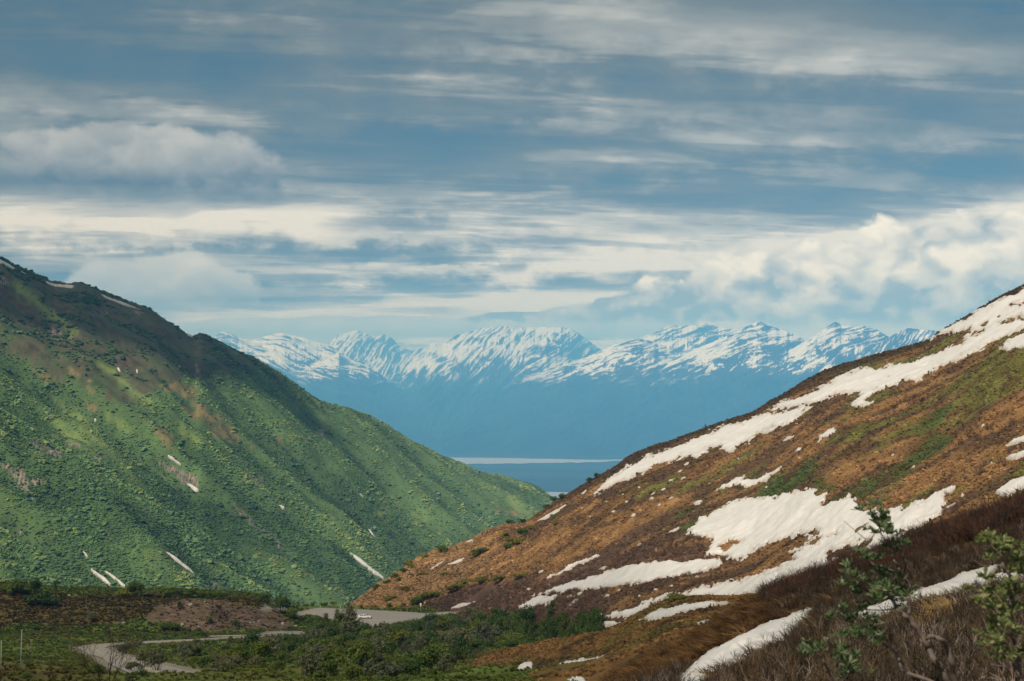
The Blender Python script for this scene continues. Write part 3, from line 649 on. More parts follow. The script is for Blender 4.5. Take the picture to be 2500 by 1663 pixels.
U, T, X, Y, Z, V = lay(SA, 705, 2290, 640, [(0, 1, 8), (1, 2, 50), (2, 4, 130), (4, 6, 16)])
M_A = ground_mat("hillock_moss", 2.2, .3, .10, .6)
obj("hillock", new_mesh("hillock", np.stack([X, Y, Z], -1).reshape(-1, 3), grid_faces(*U.shape), [M_A], True, {'Col': A_colour(U, V, X, Y).reshape(-1, 3)}),
    None, "low dark brown hillock between the thicket and the near slope", "hillock", None, 'structure')

Bu = np.array([1000, 1200, 1450, 1600, 1850, 2150, 2500, 2800, 3400], float); o1 = np.ones_like(Bu)
Bc = np.array([1790, 1765, 1690, 1607, 1467, 1354, 1243, 1150, 1020], float); BYc = np.array([60, 65, 70, 76, 82, 76, 68, 60, 50], float)
def brow(Yk, v): return (HZ - np.array(v, float)) / F * Yk
SB = Sheet(Bu, [2.5 * o1, 8 * o1, 18 * o1, 38 * o1, 48 * o1, .5 * (BYc + 48), BYc, BYc + 30, BYc + 95],
    [-1.68 * o1, brow(8 * o1, [1950, 1930, 1880, 1850, 1800, 1760, 1720, 1690, 1640]), brow(18 * o1, [1900, 1880, 1830, 1800, 1720, 1640, 1560, 1500, 1400]), brow(38 * o1, [1850, 1820, 1750, 1700, 1592, 1510, 1430, 1370, 1270]),
     brow(48 * o1, [1830, 1800, 1722, 1670, 1556, 1480, 1402, 1340, 1240]), brow(.5 * (BYc + 48), Bc * .42 + np.array([1830, 1800, 1722, 1670, 1556, 1480, 1402, 1340, 1240]) * .58), brow(BYc, Bc), brow(BYc, Bc) - 7, brow(BYc, Bc) - 32])
def B_disp(X, Y, u, t):
    return fbm(X / 7, Y / 7, 101, 3) * .22 * smooth(Y, 6, 25) + fbm(X / 1.6, Y / 1.6, 102, 3) * .07
SB.disp = B_disp
def B_colour(U, V, X, Y):
    n = fbm(X / 5, Y / 5, 105, 4); n2 = fbm(X / .8, Y / .8, 107, 3)
    C = np.array([.110, .064, .030]) * (1 + .4 * n2)[..., None]
    C = C + (np.array([.042, .029, .020]) - C) * (smooth(n + .3 * n2, -.15, .4) * .85)[..., None]
    C = C + (np.array([.130, .078, .034]) * (1 + .6 * n)[..., None] - C) * (smooth(U, 1980, 1760) * .7)[..., None]
    return C.clip(.008, 1)
U, T, X, Y, Z, V = lay(SB, 1000, 3380, 620, [(0, 1, 14), (1, 3, 90), (3, 4, 40), (4, 6, 90), (6, 8, 14)])
M_B = ground_mat("near_heath", 7.0, .8, .04, .6)
obj("slope", new_mesh("near_slope", np.stack([X, Y, Z], -1).reshape(-1, 3), grid_faces(*U.shape), [M_B], True, {'Col': B_colour(U, V, X, Y).reshape(-1, 3)}),
    None, "near slope of bare brush and dead grass at the lower corner", "slope", None, 'structure')

# ------------------------------------------------------------------ snow patches
def snow_b(t, bs, out):
    p = opos(t); n1 = noise(t, p, .35, 4.0, .6); n2 = noise(t, p, 1.6, 3.0, .6)
    bump(t, bs, n2 * .6 + n1 * .4, .25, .6)
    bs.inputs['Subsurface Weight'].default_value = 0.0
    c = mixc(t, n1.step(.35, .8), (.64, .63, .615), (.55, .538, .52))
    e = attr(t, 'Col', out='Fac')
    return mixc(t, (e + (n2 - .5) * .6).step(.25, 1.0) * .55, c, (.33, .27, .21))
M_SNOW = mat("old_snow", snow_b, .65, .25)
SNOW = {'L': [], 'R': [], 'A': [], 'B': []}
def largest(mask):
    """the biggest connected piece of a boolean grid"""
    cell = mask[:-1, :-1] & mask[1:, :-1] & mask[:-1, 1:] & mask[1:, 1:]; seen = np.zeros_like(cell); best = []
    H, W = cell.shape
    for i0, j0 in zip(*np.nonzero(cell)):
        if seen[i0, j0]: continue
        seen[i0, j0] = True; st = [(i0, j0)]; comp = []
        while st:
            i, j = st.pop(); comp.append((i, j))
            for a, b in ((i + 1, j), (i - 1, j), (i, j + 1), (i, j - 1)):
                if 0 <= a < H and 0 <= b < W and cell[a, b] and not seen[a, b]: seen[a, b] = True; st.append((a, b))
        if len(comp) > len(best): best = comp
    out = np.zeros_like(mask)
    for i, j in best: out[i:i + 2, j:j + 2] = True
    return out
def snow(key, surf, poly, label, group=None, holes=(), thick=.5, amp=5.0, edge=5.0, tr=(1, None), step=2.0, tilt=.45):
    p = np.asarray(poly, float); u0, v0 = p.min(0) - 9; u1, v1 = p.max(0) + 9
    us = np.arange(u0, u1, step)
    t1 = surf.n - 3 if tr[1] is None else tr[1]
    # rows inside the patch's band only
    tt = np.linspace(tr[0], t1, 120); Uc, Tc = np.meshgrid(np.linspace(u0, u1, 9), tt); Xc, Yc, Zc = surf.pos(Uc, Tc); Vc = HZ - F * Zc / Yc
    ok = ((Vc > v0 - 4) & (Vc < v1 + 4)).any(1)
    if not ok.any(): return None
    ta, tb = tt[np.nonzero(ok)[0][[0, -1]]]; ta = max(tr[0], ta - .05); tb = min(t1, tb + .05)
    nr = int(max(14, min(420, (v1 - v0 + 30 + abs(u1 - u0) * .35) / step)))
    U, T = np.meshgrid(us, np.linspace(ta, tb, nr)); X, Y, Z = surf.pos(U, T); V = HZ - F * Z / Y
    def field(U, V):
        c, s = math.cos(tilt), math.sin(tilt); al = U * c - V * s; ac = U * s + V * c
        d = psdf(U, V, poly)
        for h in holes: d = np.minimum(d, -psdf(U, V, h))
        return d + (fbm(al / 34, ac / 11, 201, 4, .65)) * amp * 1.15 + (fbm(al / 8, ac / 3.2, 205, 3, .6)) * amp * .55
    d = field(U, V); h = thick * np.clip(d / edge, -1.0, 1.0)
    h = np.where(d > edge, thick * (1 + .25 * np.clip((d - edge) / 25, 0, 1)), h)
    h = h + np.clip(d / 30, 0, 1) * thick * 1.6 * fbm(X / (Y * .022), Y / (Y.mean() * .035), 209, 3)
    keep = d > -edge * .9
    if keep.size < 9000: keep = largest(keep)
    fc = grid_faces(*U.shape); fc = fc[keep.ravel()[fc].all(1)]
    if not len(fc): return None
    use, inv = np.unique(fc, return_inverse=True)
    Vt = np.stack([X, Y, Z + h], -1).reshape(-1, 3)[use]
    SNOW[key].append((p.min(0), p.max(0), field))
    return obj("snow_patch", new_mesh("snow_patch", Vt, inv.reshape(-1, 4), [M_SNOW], True, {'Col': np.repeat(np.clip(1 - d.ravel()[use] / (edge * 2.2), 0, 1)[:, None], 3, 1)}), None, label, "snow patch", group, None)
def in_snow(key, u, v, margin=0.0):
    m = np.zeros(u.shape, bool)
    for lo, hi, f in SNOW[key]:
        b = (u > lo[0] - 8) & (u < hi[0] + 8) & (v > lo[1] - 8) & (v < hi[1] + 8)
        if b.any(): m[b] |= f(u[b], v[b]) > margin
    return m
S1 = [(1440, 1208), (1480, 1172), (1527, 1142), (1587, 1112), (1648, 1091), (1695, 1072), (1737, 1053), (1783, 1037), (1821, 1028), (1844, 1016), (1895, 1006), (1930, 1000), (1990, 985), (1940, 992), (1888, 1003), (1872, 1002), (1928, 974), (1975, 962), (2021, 937), (2068, 911), (2115, 895), (2138, 902), (2180, 890), (2227, 883), (2273, 867), (2306, 854), (2340, 840), (2354, 832), (2358, 822), (2399, 813), (2403, 807), (2360, 806),
      (2332, 809), (2298, 818), (2268, 827), (2306, 803.5), (2370, 770), (2433, 736), (2500, 705), (2560, 682), (2600, 666), (2600, 760), (2545, 785), (2500, 802), (2467, 818), (2425, 837), (2391, 852), (2349, 873), (2332, 888), (2293, 896), (2272, 913), (2238, 934), (2221, 928), (2179, 941), (2136, 960), (2112, 980), (2132, 986), (2085, 998), (2081, 990), (2105, 955), (2064, 966), (2047, 962), (2009, 977), (1984, 989), (1967, 1006), (1924, 1034),
      (1882, 1053), (1848, 1062), (1814, 1085), (1780, 1108), (1770, 1100), (1762, 1090), (1735, 1092), (1729, 1104), (1691, 1119), (1682, 1112), (1640, 1127), (1606, 1136), (1568, 1157), (1525, 1174), (1500, 1182), (1455, 1206)]
snow('R', SR, S1, "long white snowfield running below the brown hill's skyline", holes=[[(2440, 790), (2475, 780), (2498, 776), (2460, 790)], [(2470, 745), (2500, 738), (2490, 748)], [(2395, 795), (2410, 791), (2402, 797)], [(2470, 783), (2520, 770), (2520, 782)]], tr=(1, 4.0), amp=6)
S6 = [(1677, 1305), (1690, 1283), (1714, 1262), (1751, 1249), (1779, 1226), (1839, 1217), (1891, 1212), (1947, 1200), (1993, 1196), (1996, 1210), (2017, 1205), (2003, 1235), (2075, 1212), (2093, 1217), (2086, 1226), (2109, 1249), (2180, 1242), (2220, 1239), (2275, 1211), (2331, 1186), (2306, 1226), (2297, 1257), (2260, 1282), (2200, 1306), (2240, 1300), (2287, 1288), (2250, 1316), (2200, 1338), (2150, 1352),
      (2103, 1370), (2059, 1386), (1973, 1405), (1930, 1435), (1880, 1462), (1764, 1459), (1645, 1458), (1616, 1467), (1565, 1496), (1521, 1508), (1435, 1514), (1503, 1496), (1547, 1485), (1586, 1464), (1640, 1455), (1690, 1444), (1705, 1434), (1818, 1416), (1889, 1390), (1945, 1366), (1925, 1356), (1960, 1335), (2004, 1297), (1990, 1297), (1872, 1328), (1838, 1348), (1821, 1366), (1782, 1366), (1758, 1360), (1723, 1354), (1743, 1318), (1720, 1314)]
snow('R', SR, S6, "largest snowfield spread over the lower flank of the brown hill", holes=[[(2020, 1354), (2060, 1336), (2128, 1319), (2115, 1337), (2060, 1366), (2022, 1372)], [(1755, 1335), (1785, 1318), (1815, 1322), (1770, 1346)], [(1960, 1330), (2010, 1312), (2040, 1305), (1990, 1328)]], amp=7)
for poly, lab in (
    ([(2433, 855), (2460, 835), (2500, 812), (2560, 795), (2560, 850), (2470, 852), (2440, 858)], "snow patch at the frame edge below the long upper snowfield"),
    ([(1993, 1081), (2000, 1067), (2030, 1045), (2044, 1037), (2037, 1052), (2020, 1068), (1997, 1083)], "lone slanting snow patch under the middle of the long snowfield"),
    ([(1908, 1077), (1925, 1065), (1943, 1061), (1935, 1071), (1914, 1078)], "small flat snow patch just left of the lone slanting one"),
    ([(1746, 1197), (1779, 1177), (1826, 1154), (1813, 1171), (1849, 1171), (1872, 1156), (1908, 1141), (1886, 1162), (1858, 1178), (1825, 1190), (1800, 1186), (1765, 1192)], "forked snow patch above the largest snowfield"),
    ([(1285, 1460), (1334, 1443), (1378, 1428), (1423, 1416), (1467, 1401), (1497, 1391), (1542, 1378), (1601, 1372), (1651, 1369), (1675, 1375), (1699, 1367), (1758, 1366), (1764, 1378), (1744, 1387), (1705, 1398), (1646, 1407), (1580, 1421), (1527, 1428), (1452, 1439), (1378, 1446), (1334, 1451)], "long tapering snow tongue low on the brown hill"),
    ([(1266, 1488), (1272, 1476), (1289, 1467), (1319, 1457), (1335, 1458), (1369, 1454), (1357, 1464), (1331, 1478), (1319, 1475), (1295, 1486)], "ragged snow patch under the tip of the long tongue"),
    ([(1384, 1456), (1425, 1445), (1412, 1453), (1388, 1459)], "sliver of snow right below the long tongue's tip"),
    ([(1323, 1417), (1363, 1396), (1393, 1378), (1432, 1364), (1481, 1351), (1455, 1363), (1408, 1382), (1378, 1397), (1354, 1410)], "narrow slanting snow strip above the long tongue"),
    ([(1461, 1391), (1475, 1383), (1492, 1383), (1480, 1390)], "small snow fleck above the long tongue's middle"),
    ([(1627, 1304), (1645, 1291), (1662, 1286), (1650, 1297)], "small snow fleck left of the largest snowfield"),
    ([(1309, 1273), (1335, 1256), (1384, 1231), (1365, 1248), (1335, 1268)], "thin snow streak beside the bushes on the hill's crest"),
    ([(1046, 1392), (1067, 1376), (1086, 1368), (1073, 1380)], "short snow streak near the hill's left foot"),
    ([(1088, 1380), (1121, 1366), (1140, 1358), (1126, 1369), (1107, 1377)], "thin snow streak beside the green bushes above the road"),
    ([(1139, 1324), (1150, 1319), (1160, 1319), (1150, 1325)], "tiny snow fleck on the small dark spur"),
    ([(1411, 1209), (1432, 1196), (1424, 1206)], "tiny snow fleck at the lower tip of the upper snowfield"),
    ([(1100, 1486), (1120, 1475), (1160, 1468), (1140, 1479)], "snow patch behind the side road's guardrail"),
    ([(1213, 1497), (1222, 1490), (1236, 1487), (1226, 1497)], "small snow patch peeping over the green thicket"),
    ([(2448, 1092), (2476, 1074), (2520, 1055), (2520, 1075), (2488, 1084)], "upper of three snow patches at the right frame edge"),
    ([(2453, 1120), (2500, 1100), (2530, 1090), (2530, 1110), (2490, 1118), (2472, 1126)], "middle of three snow patches at the right frame edge"),
    ([(2429, 1203), (2463, 1178), (2520, 1158), (2520, 1186), (2485, 1200), (2459, 1220)], "lowest of three snow patches at the right frame edge"),
    ([(2295, 1248), (2342, 1220), (2322, 1239)], "thin snow finger beside the largest snowfield's upper tip"),
    ([(2396, 1255), (2434, 1237), (2415, 1249)], "snow sliver above the brushy crest at the right"),
    ([(2304, 1284), (2336, 1266), (2320, 1280)], "snow sliver just above the brush behind the leafy sapling")):
    snow('R', SR, poly, lab, amp=4.0 if len(poly) > 6 else 1.8, edge=3.5, step=1.6)
for (u, v, w) in ((1638, 1172, 11), (1667, 1168, 10), (1676, 1133, 8), (1700, 1118, 6), (1591, 1216, 7), (1594, 1206, 5), (1704, 1227, 14), (1950, 1098, 7), (1660, 1150, 7), (1520, 1207, 4), (1562, 1245, 5), (1497, 1250, 6), (1545, 1258, 9), (1610, 1232, 4), (1440, 1262, 5), (1510, 1440, 9), (1482, 1455, 7), (1462, 1462, 5), (1405, 1468, 8), (1390, 1478, 5), (1340, 1428, 6), (1320, 1395, 6), (1400, 1420, 6), (1870, 1190, 6), (2180, 1110, 5), (2230, 1140, 4), (2400, 1040, 5), (2380, 1170, 6), (1560, 1190, 4), (1620, 1195, 5), (1730, 1180, 4), (1800, 1120, 4), (1640, 1215, 6), (1480, 1225, 4), (1530, 1225, 4), (1420, 1240, 5), (1460, 1290, 5), (1390, 1300, 4), (1560, 1330, 5), (1600, 1345, 4), (1250, 1370, 4), (1200, 1390, 5), (1290, 1440, 5), (1560, 1455, 6), (1600, 1440, 7), (1640, 1430, 6), (1700, 1410, 7), (2350, 1210, 5), (2420, 1130, 4)):
    snow('R', SR, [(u - w, v + w * .45), (u - w * .2, v - w * .28), (u + w, v - w * .5), (u + w * .35, v + w * .3)], "tiny scrap of snow in the brown heath of the hill", "tiny snow scraps on the brown hill", amp=1.6, edge=3, step=1.5)
for poly, lab in (
    ([(1558, 1514), (1601, 1493), (1669, 1476), (1749, 1470), (1795, 1472), (1749, 1480), (1666, 1497), (1601, 1514)], "curved snow patch in the hollow behind the hillock rim"),
    ([(1674, 1534), (1705, 1521), (1762, 1507), (1740, 1520), (1687, 1534)], "narrow snow strip on the hillock beside the dead grass bank"),
    ([(1257, 1637), (1277, 1621), (1300, 1617), (1309, 1631), (1286, 1637)], "small blocky snow patch low on the hillock"),
    ([(1350, 1628), (1378, 1617), (1423, 1610), (1472, 1605), (1452, 1616), (1408, 1624)], "flat snow strip right of the small blocky patch"),
    ([(1370, 1675), (1384, 1662), (1408, 1651), (1431, 1655), (1425, 1680)], "snow patch cut by the bottom frame edge mid hillock"),
    ([(1080, 1672), (1100, 1658), (1120, 1649), (1160, 1648), (1140, 1672)], "snow patch at the hillock's lower left end")):
    snow('A', SA, poly, lab, thick=.22, amp=3.5, edge=3.5, step=1.6, tilt=.25)
snow('R', SR, [(1440, 1525), (1482, 1517), (1517, 1519), (1497, 1530), (1450, 1533)], "flat snow patch between the hillock and the thicket", amp=2.5, edge=3.5, step=1.6)
snow('B', SB, [(1640, 1685), (1680, 1636), (1714, 1604), (1760, 1576), (1794, 1560), (1824, 1545), (1853, 1530), (1900, 1512), (1973, 1486), (1992, 1486), (1975, 1512), (1942, 1545), (1881, 1582), (1850, 1598), (1764, 1632), (1728, 1658), (1712, 1685)], "snow strip along the foot of the dead grass bank", thick=.12, amp=3, edge=6, tr=(2, 5.5), tilt=.6)
snow('B', SB, [(2075, 1512), (2084, 1502), (2158, 1470), (2220, 1450), (2297, 1424), (2343, 1406), (2380, 1392), (2420, 1381), (2450, 1378), (2430, 1396), (2420, 1404), (2500, 1398), (2560, 1385), (2560, 1404), (2500, 1426), (2374, 1438), (2312, 1458), (2235, 1476), (2158, 1508), (2112, 1530)], "long snow strip behind the leafy saplings", thick=.12, amp=3, edge=6, tr=(2, 5.5), tilt=.4)
snow('B', SB, [(2015, 1540), (2052, 1520), (2040, 1536)], "small snow patch between the two near snow strips", thick=.1, amp=2, edge=5, tr=(2, 5.5))
for poly, lab in (
    ([(-6, 631), (0, 634), (37, 655), (35, 660), (0, 644), (-6, 640)], "snow edge on the green mountain's crest at the frame edge"),
    ([(44, 658), (64, 668), (60, 670)], "small second snow edge along the green mountain's crest"),
    ([(108, 686), (129, 694), (183, 698), (176, 704), (136, 700), (112, 691)], "curved snow cornice under the crest's small hump"),
    ([(245, 718), (292, 736), (346, 757), (305, 747), (258, 729)], "longest snow cornice on the green mountain's crest"),
    ([(450, 811), (474, 820), (470, 825), (458, 819)], "small snow notch beside the crest's lower knob"),
    ([(284, 898), (290, 899), (297, 908), (291, 907)], "tiny snow speck in the brown upper gully"),
    ([(332, 903), (337, 903), (338, 912), (333, 912)], "upper snow speck in the steep narrow gully"),
    ([(343, 939), (348, 939), (354, 953), (348, 952)], "lower snow speck in the steep narrow gully"),
    ([(220, 1024), (240, 1023), (234, 1033)], "small snow fleck among dark scrub at mid height"),
    ([(376, 1086), (386, 1090), (401, 1105), (424, 1119), (446, 1136), (440, 1139), (422, 1127), (404, 1114), (388, 1100)], "thin slanting snow gully streak in the mountainside's middle"),
    ([(455, 1181), (470, 1184), (488, 1198), (478, 1202)], "short snow streak below the dark rock band"),
    ([(201, 1345), (208, 1350), (219, 1364), (211, 1360)], "short snow streak above the twin gully streaks"),
    ([(203, 1377), (231, 1395), (258, 1413), (279, 1436), (266, 1431), (234, 1406)], "left of the twin snow streaks low in the gully"),
    ([(243, 1386), (272, 1403), (292, 1418), (313, 1438), (302, 1435), (274, 1411)], "right of the twin snow streaks low in the gully"),
    ([(400, 1343), (434, 1366), (462, 1388), (478, 1404), (458, 1391), (430, 1371)], "hair thin snow streak in the gully right of the twins"),
    ([(678, 1233), (697, 1238), (695, 1247), (686, 1242)], "single small snow fleck on the right half of the slope"),
    ([(873, 1203), (880, 1205), (890, 1216), (883, 1214)], "tiny snow streak on the slope below the river"),
    ([(898, 1290), (905, 1294), (916, 1311), (909, 1308)], "small snow streak above the long white gully"),
    ([(847, 1348), (860, 1352), (883, 1365), (907, 1387), (931, 1403), (944, 1417), (931, 1417), (900, 1394), (866, 1366)], "longest white snow gully at the mountain's foot")):
    snow('L', SL, poly, lab, thick=2.0, amp=.8, edge=1.8, tr=(1, 3.0), step=1.3, tilt=-.75)

# ------------------------------------------------------------------ air
def haze_box():
    m = bpy.data.materials.new("haze_air"); m.use_nodes = True; t = m.node_tree; t.nodes.clear()
    out = t.nodes.new('ShaderNodeOutputMaterial'); pv = t.nodes.new('ShaderNodeVolumePrincipled')
    pv.inputs['Color'].default_value = (.12, .46, 1.0, 1); pv.inputs['Absorption Color'].default_value = (.5, .55, .5, 1)
    pv.inputs['Density'].default_value = HAZE; pv.inputs['Anisotropy'].default_value = -0.3
    t.links.new(pv.outputs[0], out.inputs['Volume'])
    x, y0, y1, z0, z1 = 43000., -9500., 51000., -925., 2200.
    V = [(a, b, c) for c in (z0, z1) for b in (y0, y1) for a in (-x, x)]
    me = new_mesh("haze", np.array(V), np.array([(0, 2, 3, 1), (4, 5, 7, 6), (0, 1, 5, 4), (1, 3, 7, 5), (3, 2, 6, 7), (2, 0, 4, 6)]), [m], False)
    obj("haze", me, None, "pale blue haze filling the air of the valley", "haze", None, 'stuff')
HAZE = 5.6e-5
haze_box()

# ------------------------------------------------------------------ clouds drifting overhead (their shade lies on the valley)
def cloud_mat(name, alpha):
    def b(t, bs, out):
        tr = t.nodes.new('ShaderNodeBsdfTransparent'); mx = t.nodes.new('ShaderNodeMixShader'); mx.inputs[0].default_value = alpha
        t.links.new(tr.outputs[0], mx.inputs[1]); t.links.new(bs.outputs[0], mx.inputs[2]); t.links.new(mx.outputs[0], out.inputs[0]); return (.8, .8, .82)
    return mat(name, b, 1.0, 0.0)
M_THIN = cloud_mat("thin_cloud", .18); M_THICK = cloud_mat("thick_cloud", .5)
def cloud(target, rx, ry, alt, seed, label, turn=0.0, m=None):
    """a heaped cloud whose shade falls round the ground point TARGET"""
    k = (alt - target[2]) / SDIR.z; c = Vector(target) + SDIR * k
    nu_, nv_ = 64, 24; th = np.linspace(0, 2 * np.pi, nu_, endpoint=False); ph = np.linspace(-.5 * np.pi, .5 * np.pi, nv_)
    T_, P_ = np.meshgrid(th, ph); r = 1 + .30 * fbm(np.cos(T_) * 2.1 + 9, np.sin(T_) * 2.1 + P_, seed, 4, .6)
    x = np.cos(P_) * np.cos(T_) * rx * r; y = np.cos(P_) * np.sin(T_) * ry * r
    z = np.where(P_ > 0, 1, .25) * np.sin(P_) * min(rx, ry) * .5 * (1 + .5 * fbm(x / 60, y / 60, seed + 1, 3))
    ca, sa = math.cos(turn), math.sin(turn)
    V = np.stack([c.x + x * ca - y * sa, c.y + x * sa + y * ca, alt + z + min(rx, ry) * .3], -1).reshape(-1, 3)
    a = np.arange(nu_ * nv_).reshape(nv_, nu_); b = np.roll(a, -1, 1)
    fc = np.stack([a[:-1], b[:-1], b[1:], a[1:]], -1).reshape(-1, 4)
    obj("cloud", new_mesh("cloud", V, fc, [m or M_THIN]), None, label, "cloud", None, 'stuff')

# ================================================================== THINGS AND GROWTH
class Acc:
    def __init__(s): s.v = []; s.f = []; s.m = []; s.n = 0
    def add(s, V, Fc, m=0):
        V = np.asarray(V, float).reshape(-1, 3); s.v.append(V); s.f += [tuple(int(i) + s.n for i in f) for f in Fc]; s.m += [m] * len(Fc); s.n += len(V)
    def tube(s, pts, rad, sides=4, m=0, cap=False):
        p = np.asarray(pts, float); n = len(p); d = np.gradient(p, axis=0); d /= np.linalg.norm(d, axis=1)[:, None] + 1e-12
        r = np.broadcast_to(np.asarray(rad, float), (n,)); ref = np.where(np.abs(d[:, 2:3]) > .9, [[1., 0, 0]], [[0, 0, 1.]])
        a = np.cross(d, ref); a /= np.linalg.norm(a, axis=1)[:, None] + 1e-12; b = np.cross(d, a)
        th = np.arange(sides) / sides * 2 * np.pi
        V = p[:, None] + r[:, None, None] * (np.cos(th)[None, :, None] * a[:, None] + np.sin(th)[None, :, None] * b[:, None])
        Fc = [(i * sides + j, i * sides + (j + 1) % sides, (i + 1) * sides + (j + 1) % sides, (i + 1) * sides + j) for i in range(n - 1) for j in range(sides)]
        if cap: Fc += [tuple(range(sides))[::-1], tuple((n - 1) * sides + j for j in range(sides))]
        s.add(V, Fc, m)
    def box(s, c, sz, m=0, rz=0.0):
        x, y, z = sz[0] / 2, sz[1] / 2, sz[2] / 2
        V = np.array([(a * x, b * y, d * z) for d in (-1, 1) for b in (-1, 1) for a in (-1, 1)]); ca, sa = math.cos(rz), math.sin(rz)
        V = np.c_[V[:, 0] * ca - V[:, 1] * sa, V[:, 0] * sa + V[:, 1] * ca, V[:, 2]] + np.asarray(c, float)
        s.add(V, [(0, 2, 3, 1), (4, 5, 7, 6), (0, 1, 5, 4), (1, 3, 7, 5), (3, 2, 6, 7), (2, 0, 4, 6)], m)
    def mesh(s, name, mats, smooth_=False): return new_mesh(name, np.concatenate(s.v), s.f, mats, smooth_, None, s.m)

def leaves(acc, P, N, size, m=0, asp=.6):
    """bent diamond leaves at points P facing roughly along N"""
    n = len(P); r = rng.normal(size=(n, 3)); a = np.cross(N, r); a /= np.linalg.norm(a, axis=1)[:, None] + 1e-9; b = np.cross(N, a); b /= np.linalg.norm(b, axis=1)[:, None] + 1e-9
    s = (np.asarray(size) * np.ones(n))[:, None]; w = s * asp * .5
    V = np.stack([P - a * s * .5, P + b * w + N * s * .10, P + a * s * .5 - N * s * .06, P - b * w + N * s * .10], 1)
    q = np.arange(n)[:, None] * 4; acc.add(V, np.concatenate([q + [0, 1, 2], q + [0, 2, 3]]), m)

def ico(sub, seed, squash=(1, 1, 1), amp=.25, freq=1.6):
    bm = bmesh.new(); bmesh.ops.create_icosphere(bm, subdivisions=sub, radius=1.0)
    V = np.array([v.co[:] for v in bm.verts]); Fc = np.array([[v.index for v in f.verts] for f in bm.faces]); bm.free()
    r = 1 + amp * (fbm(V[:, 0] * freq + 3, V[:, 1] * freq + V[:, 2] * freq * .7, seed, 3, .6) + fbm(V[:, 2] * freq + 8, V[:, 0] * freq - V[:, 1] * freq * .6, seed + 7, 3, .6)) * .7
    return V * r[:, None] * np.array(squash), Fc

BARK = plain_mat("grey_bark", (.16, .13, .105), .35, 9.0)
BARK_D = plain_mat("dark_twig_bark", (.060, .042, .034), .35, 9.0)
LEAF = {'green': leaf_mat("alder_leaf", (.092, .148, .030)), 'grey': leaf_mat("willow_leaf", (.115, .140, .080)), 'lime': leaf_mat("new_leaf", (.165, .190, .034)), 'deep': leaf_mat("deep_green_leaf", (.060, .112, .026))}

# ---- shrub kinds: crown 4 m wide and 3 m high, foot at the origin
def shrub_meshes(kind, seed, tall=1.0, n=1100, leaf=.26, wide=1.0):
    r_ = np.random.default_rng(seed); lobes = []
    for i in range(9):
        a = r_.uniform(0, 6.28); d = r_.uniform(.2, 1.35) * wide; h = (1.9 - .5 * d / wide + r_.uniform(-.5, .5)) * tall
        lobes.append((np.array([math.cos(a) * d, math.sin(a) * d, h]), r_.uniform(.45, .85)))
    cr = Acc(); P = []; N = []
    for c, rad in lobes:
        k = n // 9; d = r_.normal(size=(k, 3)); d /= np.linalg.norm(d, axis=1)[:, None]
        rr = rad * r_.uniform(.45, 1.12, k) ** .6
        P.append(c + d * rr[:, None] * np.array([1, 1, .85 * tall ** .5])); N.append(d + r_.normal(size=(k, 3)) * .45)
    P = np.concatenate(P); N = np.concatenate(N); N /= np.linalg.norm(N, axis=1)[:, None]
    low = P[:, 2] > .15
    leaves(cr, P[low], N[low], r_.uniform(.6, 1.3, low.sum()) * leaf, 0, .75)
    st = Acc()
    for c, rad in lobes:
        b = np.array([c[0] * .18, c[1] * .18, -.25]); mid = lerp(b, c, .5) + np.array([c[0] * .12, c[1] * .12, -.15])
        st.tube([b, lerp(b, mid, .5), mid, c, c + np.array([c[0] * .1, c[1] * .1, rad * .8])], [.06, .05, .04, .025, .01], 4)
    return {'crown': cr.mesh("crown_" + kind, [LEAF[kind]], False), 'stem': st.mesh("stem_" + kind, [BARK], True)}
KINDS_SH = {k: [shrub_meshes(k, 500 + i * 7 + j * 53, tall=(.8, 1.0, 1.25)[i % 3], wide=(1.15, 1.0, .8)[i % 3]) for i in range(4)] for j, k in enumerate(('green', 'grey', 'lime', 'deep'))}
def sapling_meshes(seed, kind):
    """slim upright poplar, 8 m high, pale stem showing below a narrow crown"""
    r_ = np.random.default_rng(seed); st = Acc(); cr = Acc(); sp = []
    trunk = [np.array([0, 0, -.3])]
    for i in range(8): trunk.append(trunk[-1] + np.array([r_.normal() * .07, r_.normal() * .07, 1.04]))
    st.tube(trunk, np.linspace(.085, .015, 9), 5)
    for i in range(26):
        h = r_.uniform(1.1, 7.8); k = min(int((h + .3) / 1.04), 7); f = (h + .3) / 1.04 - k; b = lerp(trunk[k], trunk[k + 1], f); a = r_.uniform(0, 6.28); l = (1.5 - .13 * h) * r_.uniform(.6, 1.2)
        e = b + np.array([math.cos(a) * l * .75, math.sin(a) * l * .75, l * .85]); st.tube([b, lerp(b, e, .5) + [0, 0, -.06], e], [.02, .014, .006], 3); sp.append((b, e))
    P = []; N = []
    for b, e in sp:
        k = 30; w = r_.uniform(.35, 1.1, k)[:, None]; P.append(b + (e - b) * w + r_.normal(size=(k, 3)) * .26); N.append(r_.normal(size=(k, 3)))
    P = np.concatenate(P); N = np.concatenate(N); N /= np.linalg.norm(N, axis=1)[:, None]; leaves(cr, P, N, r_.uniform(.26, .46, len(P)), 0, .75)
    return {'crown': cr.mesh("sapling_crown", [LEAF[kind]], False), 'trunk': st.mesh("sapling_trunk", [BARK], True)}
SAPL = [sapling_meshes(610 + i, ('green', 'green', 'lime')[i % 3]) for i in range(3)]

